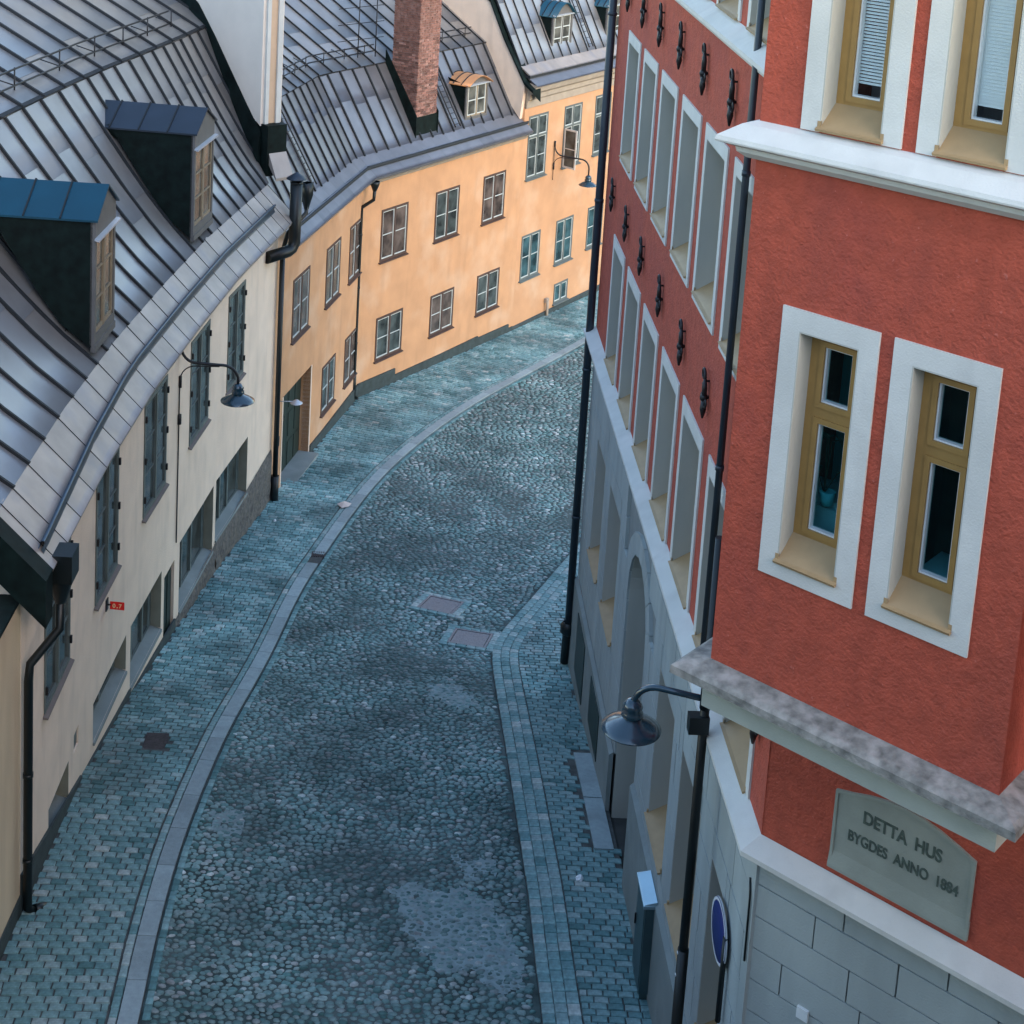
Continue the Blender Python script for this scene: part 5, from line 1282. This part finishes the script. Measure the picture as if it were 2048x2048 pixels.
mb.tube([Vector((q0.x, q0.y, -.2)), Vector((q0.x, q0.y, -1.0))], .10, 12)
h = FY1.p(.85, .42, 0)
mb.tube([Vector((h.x, h.y, 6.7)), Vector((h.x, h.y, 6.35)), Vector((q0.x + .1, q0.y, 6.05)), Vector((q0.x, q0.y, 5.6))], .055, 10); mb.build('downpipe', M['pipe'], ye)
mb = MB(); mb.lathe(Vector((h.x, h.y, 6.7)), [(.06, -.25), (.08, -.15), (.15, .1), (.16, .42), (.14, .42)], 4); mb.build('rain_head', M['pipe'], ye)
# street name sign by the pipe
sn = empty('street_sign', FY1.p(.3, 0, 2.0)); tag(sn, 'small white and blue striped sign on the yellow wall beside the black downpipe', 'sign')
mb = MB(); mb.fbox(FY1, .18, .48, .0, .012, 1.95, 2.2); mb.build('sign_plate', M['signwhite'], sn)
mb = MB(); mb.fbox(FY1, .20, .46, .012, .015, 2.06, 2.09); mb.fbox(FY1, .20, .40, .012, .015, 2.0, 2.03); mb.build('sign_stripe', M['signblue'], sn)
# brick chimney
ch = empty('chimney', (0, 0, 0)); ch.parent = ye; n2 = Vector((-DR.y, DR.x)); cb = Q1 + DR * 3.0 + n2 * .42; ch.location = Vector((cb.x, cb.y, 6.2)) - root_loc(ye)
FCa = Face(cb, DR); Wc, Dc = 1.10, .98
mb = MB(); mb.hexa([FCa.p(s, o, z) for z in (6.4, 13.5) for s, o in ((.02, -.02), (Wc - .02, -.02), (Wc - .02, -Dc + .02), (.02, -Dc + .02))]); mb.build('mortar_core', M['mortar'], ch)
mb = MB(); mb.hexa([FCa.p(s, o, z) for z in (5.9, 6.78) for s, o in ((-.03, .03), (Wc + .03, .03), (Wc + .03, -Dc), (-.03, -Dc))]); 
pr = [(.0, 6.0), (1.3, 8.3), (2.2, 8.9), (2.2, 9.4), (1.3, 8.9), (0, 6.8)]
mb.build('chimney_flashing', M['cheek'], ch)
mb = MB()
for s in (-.05, Wc + .02):
    vs = [FCa.p(s + e, -o + .42, z) for e in (0, .03) for o, z in ((.35, 6.0), (1.63, 8.2), (1.63, 8.75), (.36, 6.85))]; mb.hexa([vs[0], vs[1], vs[2], vs[3], vs[4], vs[5], vs[6], vs[7]])
mb.build('side_flashing', M['cheek'], ch)
bv = MB(); x_, y_, z_ = .24, .11, .062; bv.hexa([(x, y, z) for z in (0, z_) for x, y in ((0, 0), (x_, 0), (x_, y_), (0, y_))])
bm_me = bpy.data.meshes.new('brick'); bm_me.from_pydata([tuple(v) for v in bv.v], [], bv.f); bm_me.materials.append(M['brickmat'])
ang = math.atan2(DR.y, DR.x); cnt = 0; restb = MB(); rl_ = root_loc(ch)
z = 6.80; r = 0; rnd = random.Random(9)
while z < 13.2:
    for side in (0, 1):
        L_ = Wc if side == 0 else Dc; x = 0 if r % 2 else -.125
        while x < L_ - .03:
            a, b = max(x, 0), min(x + .25, L_); 
            if b - a > .05:
                pro = rnd.uniform(-.006, .012); belt = .03 if int((z - 6.8) / .075) in (47, 48) else 0
                if side == 0: P0 = FCa.p(a + .005, pro + belt, z); an = ang
                else: P0 = FCa.p(-pro - belt, -(a + .005), z); an = ang + math.pi / 2
                ln = (b - a - .012) / .24
                if side == 1: P0 = FCa.p(-pro - belt + .10, -(a + .005), z)
                if cnt < 300 and z < 10.6:
                    o = bpy.data.objects.new('brick', bm_me); COL.objects.link(o); o.parent = ch; o.location = P0 - rl_; o.rotation_euler = (0, 0, an + rnd.uniform(-.02, .02)); o.scale = (ln, 1, rnd.uniform(.93, 1.06)); cnt += 1
                else:
                    Mx = Matrix.Translation(P0) @ Matrix.Rotation(an, 4, 'Z'); restb.hexa([Mx @ Vector((xx * ln, yy, zz)) for zz in (0, z_) for xx, yy in ((0, 0), (x_, 0), (x_, y_), (0, y_))])
            x += .25
    z += .075; r += 1
tag(restb.build('bricks_above', M['brickmat'], ch), kind='stuff')
# dormer with copper barrel roof
cpy = [(.6, 6.55), (1.0, 7.25), (1.2, 7.6)]
tag(dormer(EY, L1 + 5.78, L1 + 7.08, .42, 6.2, 7.44, 7.42, 7.66, 1.35, M['copper'], ye, M['dormerwood'], arch=True, cheek_prof=cpy, overh=.14, barm=M['bar']), 'dormer with orange copper barrel roof')
# aerial frame on the roof by the chimney
mb = MB(); b0 = SYU(L1 + 2.2, .05, 0); 
for dx in (0, .5): mb.tube([b0 + Vector((dx, dx * .8, 0)), b0 + Vector((dx, dx * .8, 1.9))], .018, 6)
for zz in (.5, 1.0, 1.5): mb.tube([b0 + Vector((-.6, -.3, zz)), b0 + Vector((.7, .9, zz + .05))], .012, 5)
mb.build('aerial_frame', M['iron'], ye)

# ================================================================== FAR YELLOW HOUSE
fy = empty('far_house', (4, 55, -1.5)); tag(fy, 'taller yellow house at the far bend with grey cornice and arched blue dormer', 'house')
FF2 = Face(Q1 + DR * S2, DR, 12); S0 = S2
H3 = [(.30, 1.58, 3.78, 5.98), (2.72, 3.97, 3.78, 5.98), (4.96, 6.16, 3.85, 6.05), (7.4, 8.6, 3.85, 6.05), (.32, 1.56, .18, 1.77), (2.66, 3.88, .22, 1.83), (4.96, 6.12, .30, 1.85), (7.4, 8.6, .3, 1.85), (2.80, 3.78, -1.28, -.55)]
holes_wall(FF2, .0, 12, -2.4, 6.3, H3, .4, -.02).build('street_wall', M['yellow2'], fy)
for k, (a, b, c, d) in enumerate(H3[:8]): casement(fy, FF2, a, b, c, d, M['bluegrey'], M['glasst'] if k > 3 else M['glass'], rows=2 if k > 3 else 2, transom=.66 if k < 4 else None, depth=.03)
casement(fy, FF2, *H3[8], M['bluegrey'], M['glasst'], rows=1, depth=.03)
# open casement leaf on the second upper window
a = FF2.p(2.76, .02, 0); Fo = Face((a.x, a.y), (FF2.N.x - FF2.D.x * .15, FF2.N.y - FF2.D.y * .15)); mb = MB()
for q in ((0, .05, 3.8, 5.2), (.50, .55, 3.8, 5.2), (.05, .5, 3.8, 3.86), (.05, .5, 5.14, 5.2), (.05, .5, 4.48, 4.51)): mb.fbox(Fo, q[0], q[1], -.02, .02, q[2], q[3])
oc = mb.build('open_casement', M['white'], fy); mb = MB(); mb.fbox(Fo, .05, .5, -.004, .004, 3.86, 5.14); mb.build('pane', M['glass'], oc)
mb = MB(); mb.prism(FF2, [(0, 6.28), (.04, 6.30), (.06, 6.55), (.14, 6.62), (.16, 6.78), (.30, 6.88), (.36, 7.05), (.40, 7.07), (.40, 7.12), (0, 7.2)], .0, 12); mb.build('cornice', M['cornice'], fy)
EF = Eave([tuple(Q1 + DR * S2), tuple(Q1 + DR * (S2 + 12))])
SFA = surf(EF, [(-.42, 7.10), (.02, 7.38)]); SFB = surf(EF, [(-.10, 7.42), (.32, 7.72)])
uf = [.8 * k for k in range(16)]
metal_roof(fy, SFA, uf, [], M['apron2'], seams=False, bulge=.15, name='cornice_sheet', seed=11); metal_roof(fy, SFB, uf, [], M['apron'], seams=False, bulge=.15, name='eave_apron', seed=12)
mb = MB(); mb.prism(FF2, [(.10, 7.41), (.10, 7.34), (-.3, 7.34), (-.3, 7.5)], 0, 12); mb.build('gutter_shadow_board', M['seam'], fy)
SFR = surf(EF, [(.30, 7.70), (1.9, 10.7)])
rf = metal_roof(fy, SFR, [.0, .45] + [1.0 + .6 * k for k in range(19)], [.35, .7], M['roof'], seed=13, rib=(.03, .045))
SFU = surf(EF, [(1.9, 10.7), (6, 13)]); metal_roof(fy, SFU, [.6 * k for k in range(21)], [.4], M['roof'], seed=14, name='upper_roof')
tag(dormer(EF, 2.35, 3.72, .50, 7.72, 9.18, 9.12, 9.55, 1.3, M['bluesheet'], fy, M['gable'], arch=True, cheek_prof=[(.7, 8.0), (1.05, 8.8), (1.2, 9.1)], overh=.12, rows=3, barm=M['bar']), 'dormer with arched blue roof')
ladder(fy, SFR, 4.75, .03, .95, .28)
tag(dormer(EF, 6.3, 7.7, .50, 7.72, 9.18, 9.12, 9.55, 1.3, M['bluesheet'], fy, M['gable'], arch=True, cheek_prof=[(.7, 8.0), (1.05, 8.8), (1.2, 9.1)], overh=.12, rows=3, barm=M['bar']), 'dormer half hidden by the red building')
# gable wall between the two yellow houses: cream face above the lower roof, black upstand towards the higher roof
gp_ = [(.12, 6.35), (1.05, 7.4), (2.2, 8.72), (3.1, 9.6), (8, 12.5)]
gt_ = [(.0, 7.2), (.9, 8.61), (1.52, 9.79), (3.1, 11.0), (8, 13.5)]
FG = Face(Q1 + DR * S2, (-DR.y, DR.x))
mb = MB(); poly = [(s, z - .4) for s, z in gp_] + [(s, z) for s, z in gt_[::-1]]
mb.plate(FG, poly, -.16, .18); mb.build('gable_wall', M['cream'], fy)
mb = MB(); vs = []
for s, z in [(-.36, 6.95)] + gt_:
    vs += [FG.p(s, -.20, z - .06), FG.p(s, -.20, z + .04), FG.p(s, .30, z + .06), FG.p(s, .34, z - .42)]
mb.add(vs, [(i * 4 + k, i * 4 + k + 1, (i + 1) * 4 + k + 1, (i + 1) * 4 + k) for i in range(len(gt_)) for k in range(3)] + [(3, 2, 1, 0)]); mb.build('gable_capping', M['cheek'], fy)
mb = MB(); mb.prism(FF2, [(.0, -2.4), (.05, -2.4), (.05, -1.42), (0, -1.38)], .0, 12); mb.build('plinth_board', M['plinth'], fy)
mb = MB(); mb.tube([FF2.p(2.2, .10, -1.7), FF2.p(2.2, .10, -.95)], .05, 10); mb.fbox(FF2, 2.12, 2.3, .0, .1, -1.05, -.9); mb.build('standpipe', M['cornice'], fy)

# ================================================================== SMALL THINGS IN THE STREET
# steel cabinet against the wall of the red building
cb_ = empty('utility_cabinet', (2.9, 18.7, 1.3)); tag(cb_, 'tall narrow steel cabinet with shiny top standing on the pavement against the stone wall', 'cabinet')
FK = Face(FA.p(9.55, .09, 0).to_2d(), DA); zb = zg(18.5)
mb = MB(); mb.fbox(FK, 0, .62, -.05, .10, zb + .18, zb + 1.45); mb.fbox(FK, .04, .58, -.05, .08, zb, zb + .2); mb.build('cabinet_body', M['cabinet'], cb_)
mb = MB(); mb.fbox(FK, -.02, .64, -.05, .13, zb + 1.45, zb + 1.49); mb.hexa([FK.p(s, o, z) for s, o, z in ((-.02, -.05, zb + 1.49), (.64, -.05, zb + 1.49), (.64, .13, zb + 1.49), (-.02, .13, zb + 1.49), (.0, -.05, zb + 1.54), (.62, -.05, zb + 1.54), (.62, .11, zb + 1.50), (.0, .11, zb + 1.50))]); mb.build('cabinet_top', M['steeltop'], cb_)
mb = MB(); mb.fbox(FK, .04, .58, .10, .108, zb + .24, zb + 1.4); mb.build('cabinet_door', M['cabinet'], cb_)
mb = MB(); mb.fbox(FK, .06, .08, .108, .13, zb + .8, zb + .95); mb.build('handle', M['iron'], cb_)
# round blue sign on the wall, seen nearly from the side
rs = empty('round_sign', FA.p(13.3, .2, 4.9)); tag(rs, 'round dark blue traffic sign on a bracket on the grey stone wall near the corner', 'traffic sign')
ax = Vector((-.80, .60, 0)).normalized(); ax = Vector((FA.N.x, FA.N.y, 0)).lerp(Vector((-.1, -1, 0)), .02).normalized()
c = FA.p(13.50, .06, 5.15)
mb = MB(); mb.lathe(c, [(.0, 0), (.33, 0), (.335, .006), (.33, .012), (0, .012)], 40, ax=ax); mb.build('sign_disc', M['signblue'], rs)
mb = MB(); mb.lathe(c, [(.30, .0135), (.33, .0135)], 40, ax=ax); mb.lathe(c, [(.30, -.01), (.336, -.01), (.336, .008)], 40, ax=ax); mb.build('sign_rim', M['signwhite'], rs)
mb = MB(); mb.tube([c - ax * .02, FA.p(13.5, -.02, 5.15)], .02, 8); mb.tube([FA.p(13.78, .06, 5.3), FA.p(13.78, .06, 4.3)], .03, 8); mb.build('sign_bracket', M['pipe'], rs)
# litter
def ground_pt(x, y, dz=0): return Vector((x, y, zg(y) + SH + dz))
t = MB(); g = [(-2.72, 36.42), (-2.55, 36.62), (-2.36, 36.5), (-2.42, 36.28), (-2.58, 36.2)]; t.add([(x, y, zg(y) + SH + .02 + random.uniform(0, .04)) for x, y in g] + [(-2.55, 36.42, zg(36.42) + SH + .09)], [(i, (i + 1) % 5, 5) for i in range(5)])
tag(t.build('crumpled_paper', M['paper']), 'pale crumpled sheet of paper lying on the kerb where the street bends', 'litter')
def lump(name, x, y, r, m_, label, grp=None):
    mb = MB(); rr = random.Random(int(x * 100)); n = 9; vs = []
    for j in range(4):
        for k in range(n): a = 2 * math.pi * k / n; q = r * (1 - (j / 3.4) ** 2) ** .5 * rr.uniform(.7, 1.2); vs.append((x + q * math.cos(a), y + q * math.sin(a), zg(y) + SH + j * r * .35))
    mb.add(vs, [(j * n + k, j * n + (k + 1) % n, (j + 1) * n + (k + 1) % n, (j + 1) * n + k) for j in range(3) for k in range(n)] + [tuple(3 * n + k for k in range(n))]); tag(mb.build(name, m_), label, 'litter', grp)
lump('crumpled_paper', 2.27, 20.71, .06, M['litter'], 'white crumpled tissue on the setts of the right pavement')
lump('crumpled_paper', -4.1, 35.2, .035, M['litter'], 'tiny white scrap on the far left pavement past the grating')
lump('crumpled_paper', 1.52, 25.6, .02, M['litter'], 'tiny white speck on the edging of the right pavement')
